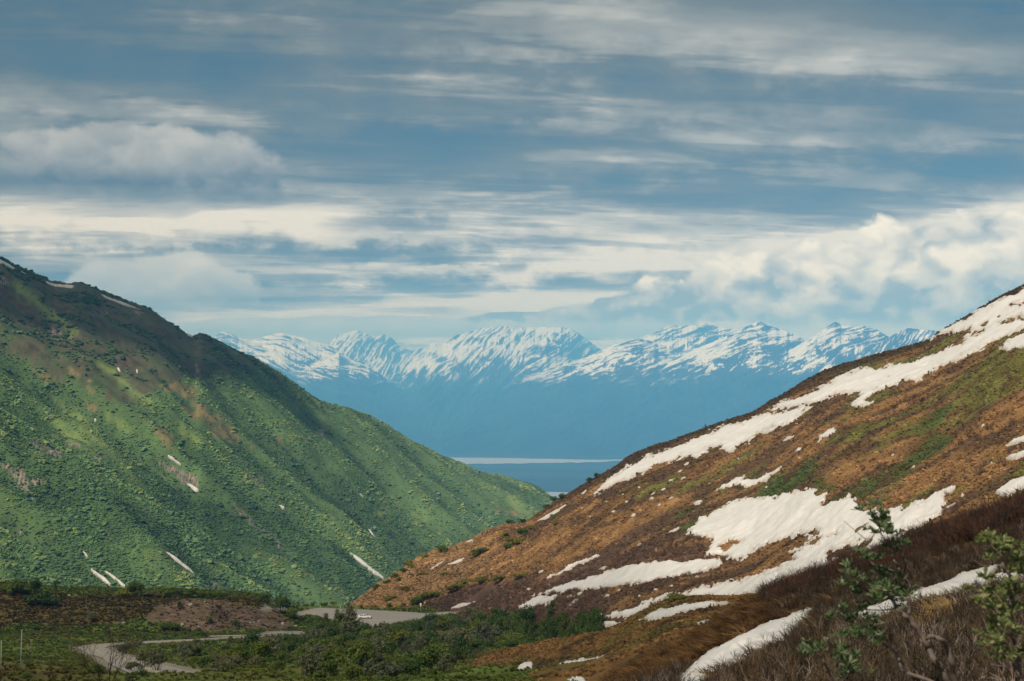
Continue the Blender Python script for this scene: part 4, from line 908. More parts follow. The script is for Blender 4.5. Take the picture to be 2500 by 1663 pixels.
def plant(name, meshes, loc, rz, s, label, category, group=None, sz=None):
    e = obj(name, None, None, label, category, group); e.location = loc; e.rotation_euler = (0, 0, rz); e.scale = (s, s, s if sz is None else sz)
    for k, me in meshes.items(): obj(k, me, e)
    return e
def top(x, y, sheets=None):
    """height of the uppermost ground sheet at (x, y)"""
    z = -1e9
    for s in (sheets or (SV, SR, SA)):
        u = 1250 + F * x / y
        if s.us[0] < u < s.us[-1] and s.ys[0].min() < y < s.ys[-1].max():
            yy = [float(np.interp(u, s.us, r)) for r in (s.ys[0], s.ys[-1])]
            if yy[0] < y < yy[1]: z = max(z, float(s.z(x, y)[0]))
    return z
def shrub(kind, u, v, wpx, label, group=None, name="shrub", sheet=None, hk=1.0, cat="shrub"):
    p = (sheet or SV).at(u, v, 1 if sheet is SR else 0); s = wpx * p.y / F / 3.4
    return plant(name, random.choice(KINDS_SH[kind]), p, random.uniform(0, 6.28), s, label, cat, group, s * hk)

# thicket below the turnout
TH = [(560, 1612), (640, 1594), (740, 1566), (790, 1546), (840, 1542), (885, 1564), (930, 1566), (990, 1562), (1020, 1545), (1060, 1534), (1100, 1545), (1140, 1540), (1180, 1519), (1230, 1523), (1300, 1540), (1400, 1545), (1480, 1552), (1450, 1575), (1330, 1592), (1200, 1620), (1060, 1640), (940, 1655), (860, 1662), (740, 1650), (620, 1638)]
tq = np.linspace(.6, 8, 400); Yq, Zq = SV.raw(np.full(400, 900.0), tq); vq = HZ - F * Zq / Yq
def y_of(v): return np.interp(-np.asarray(v, float), -vq, Yq)
got = []; img = []
cand = rng.uniform((540, 1510), (1490, 1668), (9000, 2)); cand = cand[psdf(cand[:, 0], cand[:, 1], TH) > 0]
yc = y_of(cand[:, 1]); rd = road_dist((cand[:, 0] - 1250) / F * yc, yc)
for (u, v), yb, r0 in zip(cand, yc, rd):
    if len(got) >= 285: break
    w = 5.4 * F / yb
    if r0 < 2.5 or any(abs(u - a_) < .34 * w and abs(v - b_) < .12 * w for a_, b_ in img): continue
    got.append(np.array([(u - 1250) / F * yb, yb])); img.append((u, v))
gx = np.array([g[0] for g in got]); gy = np.array([g[1] for g in got]); uu_ = 1250 + F * gx / gy
gz = SV.z(gx, gy)
for i, (u, v) in enumerate(img):
    if u > 1180:
        p = SR.at(u, v, .3, 3); y0 = gy[i]
        if HZ - F * gz[i] / y0 > HZ - F * float(SR.z(gx[i], y0)[0]) / y0 + 4 or u > 1290: gx[i], gy[i], gz[i] = p.x, p.y, p.z
got = list(zip(gx, gy))
nz = fbm(np.array([g[0] for g in got]) / 16, np.array([g[1] for g in got]) / 22, 401, 2)
for i, (x, y) in enumerate(got):
    kind = 'grey' if nz[i] > .28 else ('deep' if nz[i] < -.22 else ('green' if random.random() < .88 else 'lime'))
    u = 1250 + F * x / y
    if u > 1230 and kind == 'grey': kind = 'green'
    s = random.choice((.6, .8, 1.0, 1.2, 1.5)) * random.uniform(.8, 1.15) * (1.0 if kind != 'grey' else 1.15) * float(np.interp(y, [170, 300, 450], [.85, 1.3, 1.65]))
    lab = {'grey': "grey green willow bush in the thicket below the turnout", 'deep': "dark green alder bush in the thicket below the turnout", 'green': "mid green alder bush in the thicket below the turnout", 'lime': "yellow green bush among darker alders of the thicket"}[kind]
    plant("willow_bush" if kind == 'grey' else "alder_bush", random.choice(KINDS_SH[kind]), (x, y, gz[i] - .1), random.uniform(0, 6.28), s, lab, "bush", kind + " bushes of the thicket", s * random.uniform(.8, 1.25))
for i, (u, v, h, lab) in enumerate(((796, 1548, 54, "slim leafy sapling left of the car, first of three by the turnout"), (824, 1552, 60, "tallest slim sapling left of the car by the turnout"), (850, 1554, 56, "slim sapling nearest to the car's tail"), (916, 1566, 44, "short slim sapling below the car's nose"), (1345, 1566, 92, "tall leafy sapling at the thicket's right end"), (1378, 1572, 82, "second tall sapling at the thicket's right end"),
        (1297, 1586, 62, "thin trunked sapling in front of the thicket's right half"), (1012, 1640, 40, "low sapling at the thicket's bottom edge"), (1075, 1570, 70, "yellowish sapling in the middle of the thicket"), (728, 1492, 26, "small tree standing at the far edge of the turnout"), (134, 1455, 34, "thin little tree on the crest of the bank"))):
    p = SV.at(u, v) if u < 1250 else None
    if p is None: p = SR.at(u, v, .3, 3)
    s = h * p.y / F / 8.0; plant("sapling", SAPL[i % 3], p, i * 1.7, s * 1.15, lab, "sapling", None, s)

# bushes on the bank's crest, on the gravel and by the far road edge
for (u, v, w, k, h, lab) in ((22, 1452, 46, 'green', 1.0, "round green bush at the left end of the bank's crest"), (52, 1449, 60, 'green', 1.0, "biggest green bush on the left end of the bank"), (86, 1450, 40, 'deep', 1.0, "dark bush right of the biggest one on the bank"), (98, 1478, 84, 'deep', .6, "wide low dark bush on the bank's brown face"), (300, 1457, 40, 'lime', .8, "light bush at the middle of the bank's crest"), (336, 1457, 62, 'green', .7, "broad bush at the middle of the bank's crest"), (372, 1458, 40, 'grey', .7, "greyish bush right of the broad one on the crest"),
        (546, 1462, 22, 'deep', .8, "small dark bush where the hedge on the crest ends"), (640, 1474, 46, 'green', .8, "olive bush at the bank's right shoulder"), (688, 1496, 58, 'deep', 1.15, "tall dark bush where the bank meets the turnout"), (712, 1512, 46, 'green', .8, "bush below the tall dark one beside the turnout"), (440, 1487, 22, 'deep', .9, "small bush at the top of the gravel"), (511, 1523, 25, 'green', .9, "left of two round bushes on the gravel"), (577, 1532, 25, 'deep', .8, "right of two round bushes on the gravel"),
        (418, 1545, 60, 'green', .7, "bush at the gravel's lower left edge"), (224, 1518, 34, 'grey', .7, "grey bush on the brown face of the bank"), (300, 1519, 18, 'grey', .6, "tiny grey bush beside the pale log on the bank")):
    shrub(k, u, v, w, lab, None, "bush", None, h, "bush")
for i in range(7): shrub('deep' if i % 2 else 'green', 412 + i * 19, 1459.5, 34, "bush in the clipped looking row along the bank's crest", "row of bushes on the bank's crest", "bush", None, .62, "bush")
for i, u in enumerate((745, 765, 790, 815, 850, 880, 915, 950, 985, 1015, 1045, 1075)):
    p = SV.at(u, 1484 + max(0, (u - 780) * .045)); y = p.y + random.uniform(14, 24); x = (u - 1250) / F * y
    plant("bush", random.choice(KINDS_SH['green' if i % 3 else 'lime']), (x, y, top(x, y) - .2), i * 1.1, random.uniform(.7, 1.1), "low green bush lining the far edge of the turnout", "bush", "bushes along the turnout's far edge", random.uniform(.6, .9))
LOW = [((0, 1546), (330, 1560), (520, 1557), (600, 1552), (560, 1548), (300, 1540), (0, 1536)), ((0, 1562), (150, 1570), (200, 1590), (280, 1630), (420, 1662), (0, 1662)), ((330, 1590), (470, 1578), (600, 1574), (720, 1566), (720, 1600), (600, 1640), (430, 1650), (350, 1625))]
cnt = [26, 30, 46]; lowlab = ("low green bush between the bank's foot and the road", "low scrubby bush on the grass before the road bend", "low bush on the grass between the road and the thicket")
for reg, n_, lb, nm in zip(LOW, cnt, lowlab, ("bank foot", "lower corner", "road inside")):
    r = np.asarray(reg, float); k = 0
    while k < n_:
        u, v = rng.uniform(r.min(0), r.max(0))
        if psdf(np.array([u]), np.array([v]), reg)[0] < 0: continue
        p = SV.at(u, v)
        if road_dist(np.array([p.x]), np.array([p.y]))[0] < 2.5: continue
        k += 1; kd = random.choice(('green', 'green', 'deep', 'grey') if nm != "road inside" else ('green', 'grey', 'deep', 'lime', 'green'))
        s = random.uniform(.45, .95) * (1.0 if nm != "lower corner" else .5); plant("bush", random.choice(KINDS_SH[kd]), p - Vector((0, 0, .1)), u, s, lb, "bush", "low bushes, " + nm, s * random.uniform(.55, .9))
for (u, v, w, lab) in ((466, 1606, 62, "large grey willow bush inside the road bend"), (327, 1583, 40, "grey willow bush at the road's inner bend"), (560, 1640, 70, "pale willow bush at the bottom left of the thicket"), (385, 1640, 70, "grey bush below the large willow inside the bend"), (352, 1632, 60, "dark grey bush just right of the leafless shrub"), (322, 1640, 46, "grey bush at the foot of the leafless shrub"), (300, 1598, 30, "small grey bush inside the tight road curve")):
    shrub('grey', u, v, w, lab, None, "willow_bush", None, .9, "bush")

for i, (u, v) in enumerate([(340 + k * 27, 1584 - k * 1.55) for k in range(15)] + [(742 + k * 17, 1513 + k * 4.2) for k in range(7)] + [(258 + k * 22, 1612 + k * 9) for k in range(4)]):
    p = SV.at(u + random.uniform(-8, 8), v + random.uniform(-2, 3)); s = random.uniform(.5, .85)
    if road_dist(np.array([p.x]), np.array([p.y]))[0] > 1.0: plant("bush", random.choice(KINDS_SH[random.choice(('green', 'green', 'lime', 'grey'))]), p, i * 1.3, s, "low bush crowding the near edge of the road", "bush", "bushes along the road's near edge", s * .8)
# bushes on the brown hill
for (u, v, w, k, h, lab) in ((989, 1443, 32, 'lime', .6, "bright bush low on the hill's tan left flank"), (918, 1440, 26, 'lime', .6, "small bright bush at the hill's left tip"), (1031, 1405, 26, 'lime', .5, "light bush above the thin snow streak on the left flank"), (974, 1421, 20, 'lime', .7, "small light bush near the hill's left skyline"), (956, 1466, 40, 'lime', .5, "bright bush just above the turnout"), (1051, 1464, 60, 'lime', .5, "widest bright bush above the turnout"), (1016, 1478, 52, 'green', .5, "green bush left of the white sign"), (1111, 1449, 56, 'lime', .45, "bright bush right of the widest one above the road"),
        (1135, 1426, 44, 'lime', .45, "bush in the light band on the hill's foot, first"), (1170, 1426, 50, 'lime', .45, "bush in the light band on the hill's foot, second"), (1218, 1425, 46, 'lime', .45, "bush in the light band on the hill's foot, third"), (1268, 1414, 44, 'lime', .45, "bush in the light band on the hill's foot, fourth"), (1087, 1404, 26, 'lime', .4, "small bush under the thin snow streaks"), (1257, 1330, 52, 'lime', .6, "bright bush in the dark hollow of the hill"), (1279, 1312, 44, 'green', .6, "green bush upper right in the dark hollow"), (1240, 1340, 34, 'deep', .6, "dark bush lower left in the hollow"),
        (1162, 1360, 40, 'green', .6, "dark green bush beside the thin snow streak"), (1184, 1350, 34, 'green', .6, "bush right of the dark one by the snow streak"), (1230, 1310, 26, 'lime', .6, "pale bush under the small dark spur"), (1355, 1284, 26, 'lime', .6, "single yellow bush on the brown slope"), (1298, 1292, 26, 'lime', .6, "pale bush below the crest of the spur"), (1353, 1266, 24, 'lime', .5, "small pale bush above the single yellow one"), (1545, 1250, 20, 'lime', .4, "tiny green bush among heath under the upper snowfield"), (1680, 1248, 26, 'lime', .4, "low green bush at the edge of the largest snowfield"),
        (1073, 1352, 44, 'green', .7, "round bush on the hill's left skyline"), (1040, 1362, 30, 'lime', .6, "pale bush left of the round skyline bush"), (1352, 1228, 26, 'green', 1.0, "upright bush on the skyline above the river bend"), (1334, 1243, 26, 'deep', .7, "dark bush left of the upright skyline bush"), (1370, 1222, 30, 'deep', .6, "dark bush right of the upright skyline bush"), (1247, 1281, 24, 'green', .9, "left bush on top of the small spur"), (1274, 1279, 26, 'deep', .8, "right bush on top of the small spur"), (1440, 1176, 26, 'deep', .6, "lower of two dark bushes on the skyline"), (1458, 1166, 24, 'deep', .6, "upper of two dark bushes on the skyline"), (1000, 1394, 34, 'lime', .9, "yellowish bush standing on the left skyline"), (984, 1402, 30, 'deep', .7, "dark bush below the yellowish skyline bush"), (965, 1412, 26, 'deep', .8, "lower dark bush on the left skyline"),
        (1645, 1470, 62, 'lime', .45, "light bush on the rim above the curved snow patch"), (945, 1427, 22, 'deep', .8, "lowest dark bush on the left skyline"), (1150, 1500, 40, 'grey', .8, "grey bush by the side road's guardrail")):
    sh = SR if u != 1645 else SA
    shrub(k, u, v, w, lab, None, "bush", sh, h, "bush")
p = SR.at(1722, 1047, 1); plant("tree", SAPL[0], p, 0, .34, "lone small tree on the skyline above the long snowfield", "tree", None, .30)

# ------------------------------------------------------------------ bare twiggy shrub before the road bend
def twig_tree(r_, acc, p, d, l, r, depth, spread, m=0, buds=None, up=.25):
    n = 3; pts = [p]; q = p.copy(); dd = d.copy()
    for i in range(n):
        dd = dd + r_.normal(size=3) * .16 + np.array([0, 0, up * .12]); dd /= np.linalg.norm(dd); q = q + dd * l / n; pts.append(q.copy())
    acc.tube(pts, np.linspace(r, r * .55, n + 1), 4 if r > .02 else 3, m)
    if depth == 0:
        if buds is not None: buds.append((pts[-1], dd))
        return
    for i in range(int(r_.integers(2, 4))):
        k = r_.uniform(.45, 1.0); b = lerp(pts[1], pts[-1], k) if i else pts[-1]
        nd = dd + r_.normal(size=3) * spread; nd[2] += up; nd /= np.linalg.norm(nd)
        twig_tree(r_, acc, b, nd, l * r_.uniform(.6, .85), r * .6, depth - 1, spread, m, buds, up)
r_ = np.random.default_rng(71); st = Acc(); buds = []
for i in range(9):
    a = r_.uniform(0, 6.28); d = np.array([math.cos(a) * .45, math.sin(a) * .45, 1.0]); d /= np.linalg.norm(d)
    twig_tree(r_, st, np.array([math.cos(a) * .25, math.sin(a) * .25, -.3]), d, r_.uniform(1.2, 1.7), .034, 4, .36, 0, buds)
bd = Acc(); P = np.array([b[0] for b in buds]); leaves(bd, np.repeat(P, 2, 0) + rng.normal(size=(len(P) * 2, 3)) * .05, rng.normal(size=(len(P) * 2, 3)), .07)
p = SV.at(262, 1672)
plant("bare_shrub", {'stem': st.mesh("bare_stems", [BARK_D], True), 'bud': bd.mesh("bare_buds", [plain_mat("bud", (.16, .075, .04), .3)], False)}, p, 0, 1.12, "dark leafless shrub standing in front of the road bend", "shrub")

# ------------------------------------------------------------------ leafy saplings close to the camera
LEAF_N = leaf_mat("near_willow_leaf", (.110, .168, .072), .5, .3); LEAF_P = leaf_mat("pale_catkin", (.24, .28, .17), .3, .3)
BARK_N = plain_mat("near_bark", (.125, .102, .088), .45, 30.0)
def pix(u, v, Y): return np.array([(u - 1250) / F * Y, Y, (HZ - v) / F * Y])
def bough(acc, pts, Yb, r0, r1, seed):
    r_ = np.random.default_rng(seed); q = np.array(pts, float); n = len(q); s = np.arange(n); f = np.linspace(0, n - 1, n * 5)
    uu = pchip(s, q[:, 0], f) + r_.normal(size=len(f)) * .6; vv = pchip(s, q[:, 1], f); Y = Yb + np.cumsum(r_.normal(size=len(f))) * .012 + np.linspace(0, r_.uniform(-.3, .3), len(f))
    P = np.stack([pix(a, b, c) for a, b, c in zip(uu, vv, Y)]); acc.tube(P, np.linspace(r0, r1, len(f)) * .78 * (1 + .04 * r_.normal(size=len(f))), 7); return P
def tuft(acc, c, size, r_):
    n = int(64 + size * 160); d = r_.normal(size=(n, 3)); d[:, 2] = np.abs(d[:, 2]) * .8 + .1; d /= np.linalg.norm(d, axis=1)[:, None]
    # whorls of lance leaves rising from several shoot tips
    tips = c + r_.normal(size=(4, 3)) * size * np.array([.34, .3, .26]); P = tips[r_.integers(0, 4, n)] + d * size * r_.uniform(.10, .34, n)[:, None]
    for p_, d_ in zip(P, d):
        l = size * r_.uniform(.20, .36); side = np.cross(d_, r_.normal(size=3)); side /= np.linalg.norm(side) + 1e-9; nn = np.cross(side, d_); w = l * r_.uniform(.16, .24)
        V = [p_ - d_ * l * .5, p_ - d_ * l * .1 + side * w, p_ + d_ * l * .3 + side * w * .75 - nn * l * .05, p_ + d_ * l * .55 - nn * l * .14, p_ + d_ * l * .3 - side * w * .75 - nn * l * .05, p_ - d_ * l * .1 - side * w, p_ + nn * l * -.05 + d_ * .1 * l]
        acc.add(V, [(0, 1, 6), (1, 2, 6), (2, 3, 6), (3, 4, 6), (4, 5, 6), (5, 0, 6)], 0 if r_.random() > .20 else 1)
def near_sapling(name, Yb, boughs, tufts, label, seed):
    r_ = np.random.default_rng(seed); st = Acc(); cr = Acc()
    for i, (pts, r0, r1) in enumerate(boughs): bough(st, pts, Yb, r0, r1, seed + i)
    for (u, v, s) in tufts: tuft(cr, pix(u, v, Yb + r_.uniform(-.12, .12)), s * 1.16 * Yb / F, r_)
    foot = pix(boughs[0][0][0][0], boughs[0][0][0][1], Yb); e = obj(name, None, None, label, "sapling"); e.location = foot
    for nm, a, ms in (('stem', st, [BARK_N]), ('crown', cr, [LEAF_N, LEAF_P])):
        a.v = [np.asarray(x) - foot for x in a.v]; obj(nm, a.mesh("near_" + nm, ms, nm == 'stem'), e)
near_sapling("willow_sapling", 7.0, [
    ([(2385, 1850), (2345, 1740), (2312, 1663), (2281, 1611), (2263, 1574), (2232, 1528), (2213, 1506), (2189, 1485), (2172, 1456), (2140, 1446), (2112, 1439), (2092, 1420)], .024, .006),
    ([(2216, 1508), (2221, 1480), (2221, 1436), (2204, 1408), (2176, 1392), (2150, 1385), (2125, 1372), (2113, 1352)], .013, .004), ([(2204, 1408), (2211, 1377), (2199, 1346), (2188, 1325)], .009, .004), ([(2199, 1400), (2190, 1380), (2180, 1362), (2186, 1340), (2168, 1325), (2152, 1305), (2146, 1280), (2136, 1255)], .008, .003),
    ([(2263, 1574), (2278, 1546), (2287, 1522), (2290, 1500), (2283, 1485)], .010, .003), ([(2355, 1745), (2331, 1663), (2318, 1596), (2303, 1565), (2272, 1553), (2262, 1560)], .021, .012), ([(2370, 1800), (2281, 1668), (2204, 1636), (2189, 1596), (2146, 1565), (2126, 1555)], .016, .006), ([(2146, 1565), (2128, 1545), (2121, 1530), (2085, 1520)], .006, .003),
    ([(2120, 1800), (2085, 1705), (2066, 1663), (2050, 1627), (2050, 1604)], .013, .005), ([(2085, 1705), (2030, 1650), (2016, 1624), (2004, 1604), (1990, 1592)], .010, .004), ([(2066, 1663), (2075, 1640), (2074, 1630)], .007, .003), ([(2180, 1465), (2150, 1455), (2130, 1452)], .006, .003), ([(2189, 1485), (2150, 1490), (2114, 1488)], .005, .003), ([(2146, 1290), (2120, 1318), (2100, 1306), (2060, 1272)], .003, .0015)],
    [(2133, 1252, 44), (2150, 1275, 56), (2168, 1290, 40), (2138, 1280, 40), (2187, 1322, 40), (2192, 1340, 36), (2112, 1352, 38), (2122, 1358, 26), (2152, 1365, 34), (2168, 1418, 48), (2186, 1434, 58), (2176, 1448, 50), (2205, 1440, 44), (2182, 1464, 40), (2127, 1451, 48), (2108, 1446, 38), (2087, 1412, 50), (2098, 1420, 40), (2114, 1484, 48), (2124, 1480, 36), (2078, 1517, 52), (2070, 1510, 40), (2121, 1525, 48), (2128, 1545, 42), (2122, 1562, 44), (2134, 1560, 34), (1978, 1580, 40), (1996, 1594, 48), (2006, 1578, 34), (2050, 1600, 56), (2062, 1590, 44), (2038, 1605, 36), (2072, 1634, 52), (2082, 1642, 36)],
    "leafy willow sapling with bent grey stems, largest in front", 801)
near_sapling("willow_sapling", 6.0, [
    ([(2530, 1900), (2510, 1760), (2492, 1663), (2482, 1590), (2470, 1530), (2466, 1474), (2480, 1430), (2486, 1392), (2484, 1360)], .020, .006), ([(2482, 1440), (2466, 1405), (2450, 1384), (2448, 1362), (2412, 1325)], .011, .003), ([(2468, 1530), (2445, 1500), (2402, 1474)], .008, .003), ([(2484, 1600), (2445, 1575), (2418, 1566), (2396, 1560)], .007, .003), ([(2488, 1650), (2466, 1610), (2442, 1598)], .007, .003), ([(2466, 1480), (2478, 1450), (2498, 1430)], .007, .003), ([(2476, 1560), (2450, 1540), (2428, 1530)], .006, .003), ([(2484, 1360), (2488, 1350), (2482, 1338)], .005, .003)],
    [(2402, 1316, 40), (2418, 1318, 38), (2440, 1352, 48), (2456, 1358, 46), (2450, 1340, 36), (2482, 1336, 40), (2492, 1362, 46), (2446, 1436, 56), (2466, 1432, 50), (2488, 1428, 60), (2500, 1448, 50), (2434, 1448, 40), (2392, 1466, 46), (2408, 1476, 44), (2440, 1482, 52), (2452, 1500, 40), (2486, 1480, 44), (2424, 1524, 44), (2434, 1536, 34), (2468, 1530, 40), (2494, 1548, 40), (2394, 1560, 36), (2414, 1566, 42), (2432, 1568, 36), (2462, 1592, 42), (2440, 1596, 36), (2474, 1604, 32), (2505, 1600, 44)],
    "blurred leafy willow sapling at the right frame edge", 831)

# pale bare branches sprawling on the slope
M_PALE = plain_mat("weathered_branch", (.36, .32, .30), .3, 25.0)
e = obj("bare_willow", None, None, "sprawling bare willow with pale weathered branches behind the sapling", "shrub"); e.location = SB.at(2330, 1625)
for i, pts in enumerate(([(2322, 1604), (2334, 1592), (2352, 1588), (2372, 1596), (2400, 1594), (2424, 1604), (2442, 1612)], [(2318, 1612), (2340, 1606), (2362, 1604), (2384, 1612), (2404, 1622), (2440, 1634), (2470, 1640)], [(2330, 1594), (2336, 1582), (2330, 1570)], [(2360, 1604), (2352, 1616), (2344, 1620)], [(2200, 1634), (2222, 1637), (2236, 1640), (2250, 1636), (2262, 1646)], [(2204, 1642), (2230, 1650), (2262, 1658), (2290, 1662)], [(2280, 1640), (2300, 1626), (2320, 1618), (2336, 1618)], [(2296, 1662), (2310, 1640), (2330, 1632), (2352, 1638), (2372, 1656)],
        [(2376, 1663), (2386, 1640), (2398, 1634)], [(2404, 1622), (2420, 1618), (2436, 1622), (2452, 1616)], [(2120, 1508), (2160, 1522), (2196, 1530), (2230, 1535)], [(2236, 1612), (2262, 1604), (2290, 1610), (2316, 1604)], [(2250, 1590), (2280, 1588), (2300, 1596)], [(2420, 1545), (2440, 1562), (2448, 1585)], [(2430, 1640), (2450, 1652), (2464, 1668)], [(2180, 1600), (2196, 1618), (2230, 1622)])):
    a = Acc(); r_ = np.random.default_rng(900 + i); q = np.array(pts, float); n = len(q); f = np.linspace(0, n - 1, n * 4); uu = pchip(np.arange(n), q[:, 0], f); vv = pchip(np.arange(n), q[:, 1], f)
    g = [SB.at(b, c + 24) for b, c in zip(uu[[0, len(f) // 2, -1]], vv[[0, len(f) // 2, -1]])]; Yg = np.mean([p.y for p in g]) + np.linspace(-.15, .15, len(f))
    P = np.stack([pix(b, c, d) for b, c, d in zip(uu, vv, Yg)]) - np.array(e.location[:]); a.tube(P, np.linspace(.016, .006, len(f)) * np.mean(Yg) / 11 * (1 + .15 * r_.normal(size=len(f))), 6); obj("branch", a.mesh("pale_branch", [M_PALE], True), e)

# ------------------------------------------------------------------ uncountable growth
def blade_tuft(seed, n, h, spread, w, lean=(0, 0), mats=None, droop=.35):
    r_ = np.random.default_rng(seed); a = Acc()
    for i in range(n):
        th = r_.uniform(0, 6.28); b = np.array([math.cos(th), math.sin(th), 0]) * r_.uniform(0, spread * .4); hh = h * r_.uniform(.55, 1.1); out = np.array([math.cos(th) * spread + lean[0], math.sin(th) * spread + lean[1], 0]) * r_.uniform(.4, 1.1)
        s = np.array([-math.sin(th), math.cos(th), 0]) * w * r_.uniform(.6, 1.2); m = b + out * .45 + [0, 0, hh * .7]; e_ = b + out + [0, 0, hh * (1 - droop * r_.random())]
        a.add([b - s, b + s, m + s * .7, m - s * .7, e_], [(0, 1, 2, 3), (3, 2, 4)])
    return a.mesh("grass_tuft", mats, False)
def twig_tuft(seed, n, h, mats, spread=.5, r=.006, depth=2):
    r_ = np.random.default_rng(seed); a = Acc()
    for i in range(n):
        th = r_.uniform(0, 6.28); k = r_.uniform(0, .16); d = np.array([math.cos(th) * spread * r_.uniform(.2, 1), math.sin(th) * spread * r_.uniform(.2, 1), 1.0]); d /= np.linalg.norm(d)
        twig_tree(r_, a, np.array([math.cos(th) * k, math.sin(th) * k, -.06]), d, h * r_.uniform(.35, .6), r, depth, .42, 0, None, .15)
    return a.mesh("twig_tuft", mats, False)
M_TINT = tint_mat("growth", .55, .8); M_TINTF = tint_mat("mountain_scrub_leaf", .5, .12); M_BLADE = tint_mat("grass_blade", .5, 2.0, .25); M_TWIG = tint_mat("twig", .5, 6.0)

# scrub on the green mountain
n = 370000; u = rng.uniform(-120, 1420, n); t = rng.uniform(1.0, 3.03, n)
X, Y, Z = SL.pos(u, t); V = HZ - F * Z / Y
tan, lime, rock, brown = L_masks(u, V, X, Y); a, b, c = L_gully(X, Y)
d1 = fbm(X / 60, Y / 60, 411, 3); d2 = fbm(X / 16, Y / 16, 413, 2)
clump = smooth(d1 * .8 + d2 * .7 - b * .35, .12, .32)
thick_ = np.clip(.78 + d1 * .8 + d2 * .4 - b * .6 - smooth(b, .15, .6) * .2, .25, 1)
prob = lerp(thick_, clump * .50, np.clip(brown * 1.3, 0, 1)); prob = prob * (1 - .86 * lime) * (1 - .88 * tan) * (1 - .9 * rock)
keep = (rng.random(n) < prob) & ~in_snow('L', u, V, -1.5) & (V < 1500)
ix = np.nonzero(keep)[0][:190000]; X, Y, Z, V, u, b, d1, d2, br = (q[ix] for q in (X, Y, Z, V, u, b, d1, d2, brown)); m = len(ix)
s = np.exp(rng.normal(size=m) * .50) * .56 * (1 + .9 * np.clip(br * 1.2 + smooth(d2 + d1, .2, .7) * .6, 0, 1)); s = s.clip(.28, 3.6)
tint = np.array([.088, .152, .055]) * (1 + .50 * b + .40 * d1 + rng.normal(size=m) * .16).clip(.35, 2)[:, None]  # b term puts gully shading into the scrub colour
tint = lerp(tint, np.array([.215, .270, .082]) * (1 + rng.normal(size=m) * .15)[:, None], (smooth(b + d2 * .5, .0, .55) * .75 * (1 - br))[:, None]); tint = lerp(tint, np.array([.036, .068, .028]), (br * .65)[:, None])  # yellow green along ridges: sunlit bands painted into the scrub colour
kinds = []
for i in range(4): vv, ff = ico(2, 420 + i, (1, 1, .85), .42, 1.9); kinds.append(new_mesh("scrub", vv, ff, [M_TINTF], False))
scatter("mountain_scrub", np.c_[X, Y, Z + s * .25], np.c_[rng.normal(size=(m, 2)) * .2, rng.uniform(0, 6.28, m)], np.c_[s * 1.2, s * 1.2, s * rng.uniform(.45, .85, m)], rng.integers(0, 4, m), tint.clip(.008, 1), kinds, "dense green alder scrub covering the mountainside", "scrub")

# heath hummocks on the brown hill
n = 110000; u = rng.uniform(760, 2620, n); t = 1 + rng.random(n) ** 1.0 * 3.03
X, Y, Z = SR.pos(u, t); V = HZ - F * Z / Y
keep = ~in_snow('R', u, V, -.8) & (road_dist(X, Y) > 3); ix = np.nonzero(keep)[0][:75000]; X, Y, Z, V, u = (q[ix] for q in (X, Y, Z, V, u)); m = len(ix)
tint = R_colour(u, V, X, Y) * (1.12 + rng.normal(size=m) * .22)[:, None]
s = (np.exp(rng.normal(size=m) * .42) * .34).clip(.12, .72) * np.interp(Y, [200, 600], [.7, 1.25])
kinds = []
for i in range(4): vv, ff = ico(1, 440 + i, (1, 1, .62), .55, 2.2); kinds.append(new_mesh("hummock", vv, ff, [M_TINT], False))
for i in range(2): kinds.append(blade_tuft(450 + i, 22, .95, .75, .10, (-.2, -.1), [M_TINT]))
scatter("heath", np.c_[X, Y, Z + s * .1], np.c_[rng.normal(size=(m, 2)) * .25, rng.uniform(0, 6.28, m)], np.c_[s, s, s * rng.uniform(.5, 1.0, m)], rng.integers(0, 6, m), tint.clip(.01, 1), kinds, "rusty heath and dead grass hummocks covering the brown hill", "heath")
# grey brown dwarf shrubs at the hill's foot
n = 14000; u = rng.uniform(1000, 2500, n); t = rng.uniform(1.0, 3.0, n); X, Y, Z = SR.pos(u, t); V = HZ - F * Z / Y
w = smooth(psdf(u, V, [(1000, 1500), (1100, 1440), (1300, 1400), (1500, 1350), (1690, 1310), (1770, 1370), (1500, 1450), (1450, 1560), (1000, 1560)]) + fbm(X / 20, Y / 20, 460, 3) * 35, -10, 25); w = np.maximum(w, .30 * smooth(fbm(X / 18, Y / 18, 461, 3), .05, .4))
keep = (rng.random(n) < w) & ~in_snow('R', u, V, -2) & (road_dist(X, Y) > 3); X, Y, Z, u = X[keep], Y[keep], Z[keep], u[keep]; m = len(X)
kinds = [twig_tuft(470 + i, 16, 1.0, [M_TWIG], .7, .022, 2) for i in range(3)]
s = rng.uniform(.7, 1.5, m); scatter("dwarf_shrubs", np.c_[X, Y, Z], np.c_[np.zeros((m, 2)), rng.uniform(0, 6.28, m)], np.c_[s, s, s * .9], rng.integers(0, 3, m), np.array([.13, .085, .062]) * (1 + rng.normal(size=m) * .2)[:, None], kinds, "grey brown leafless dwarf shrubs low on the brown hill", "shrubs")

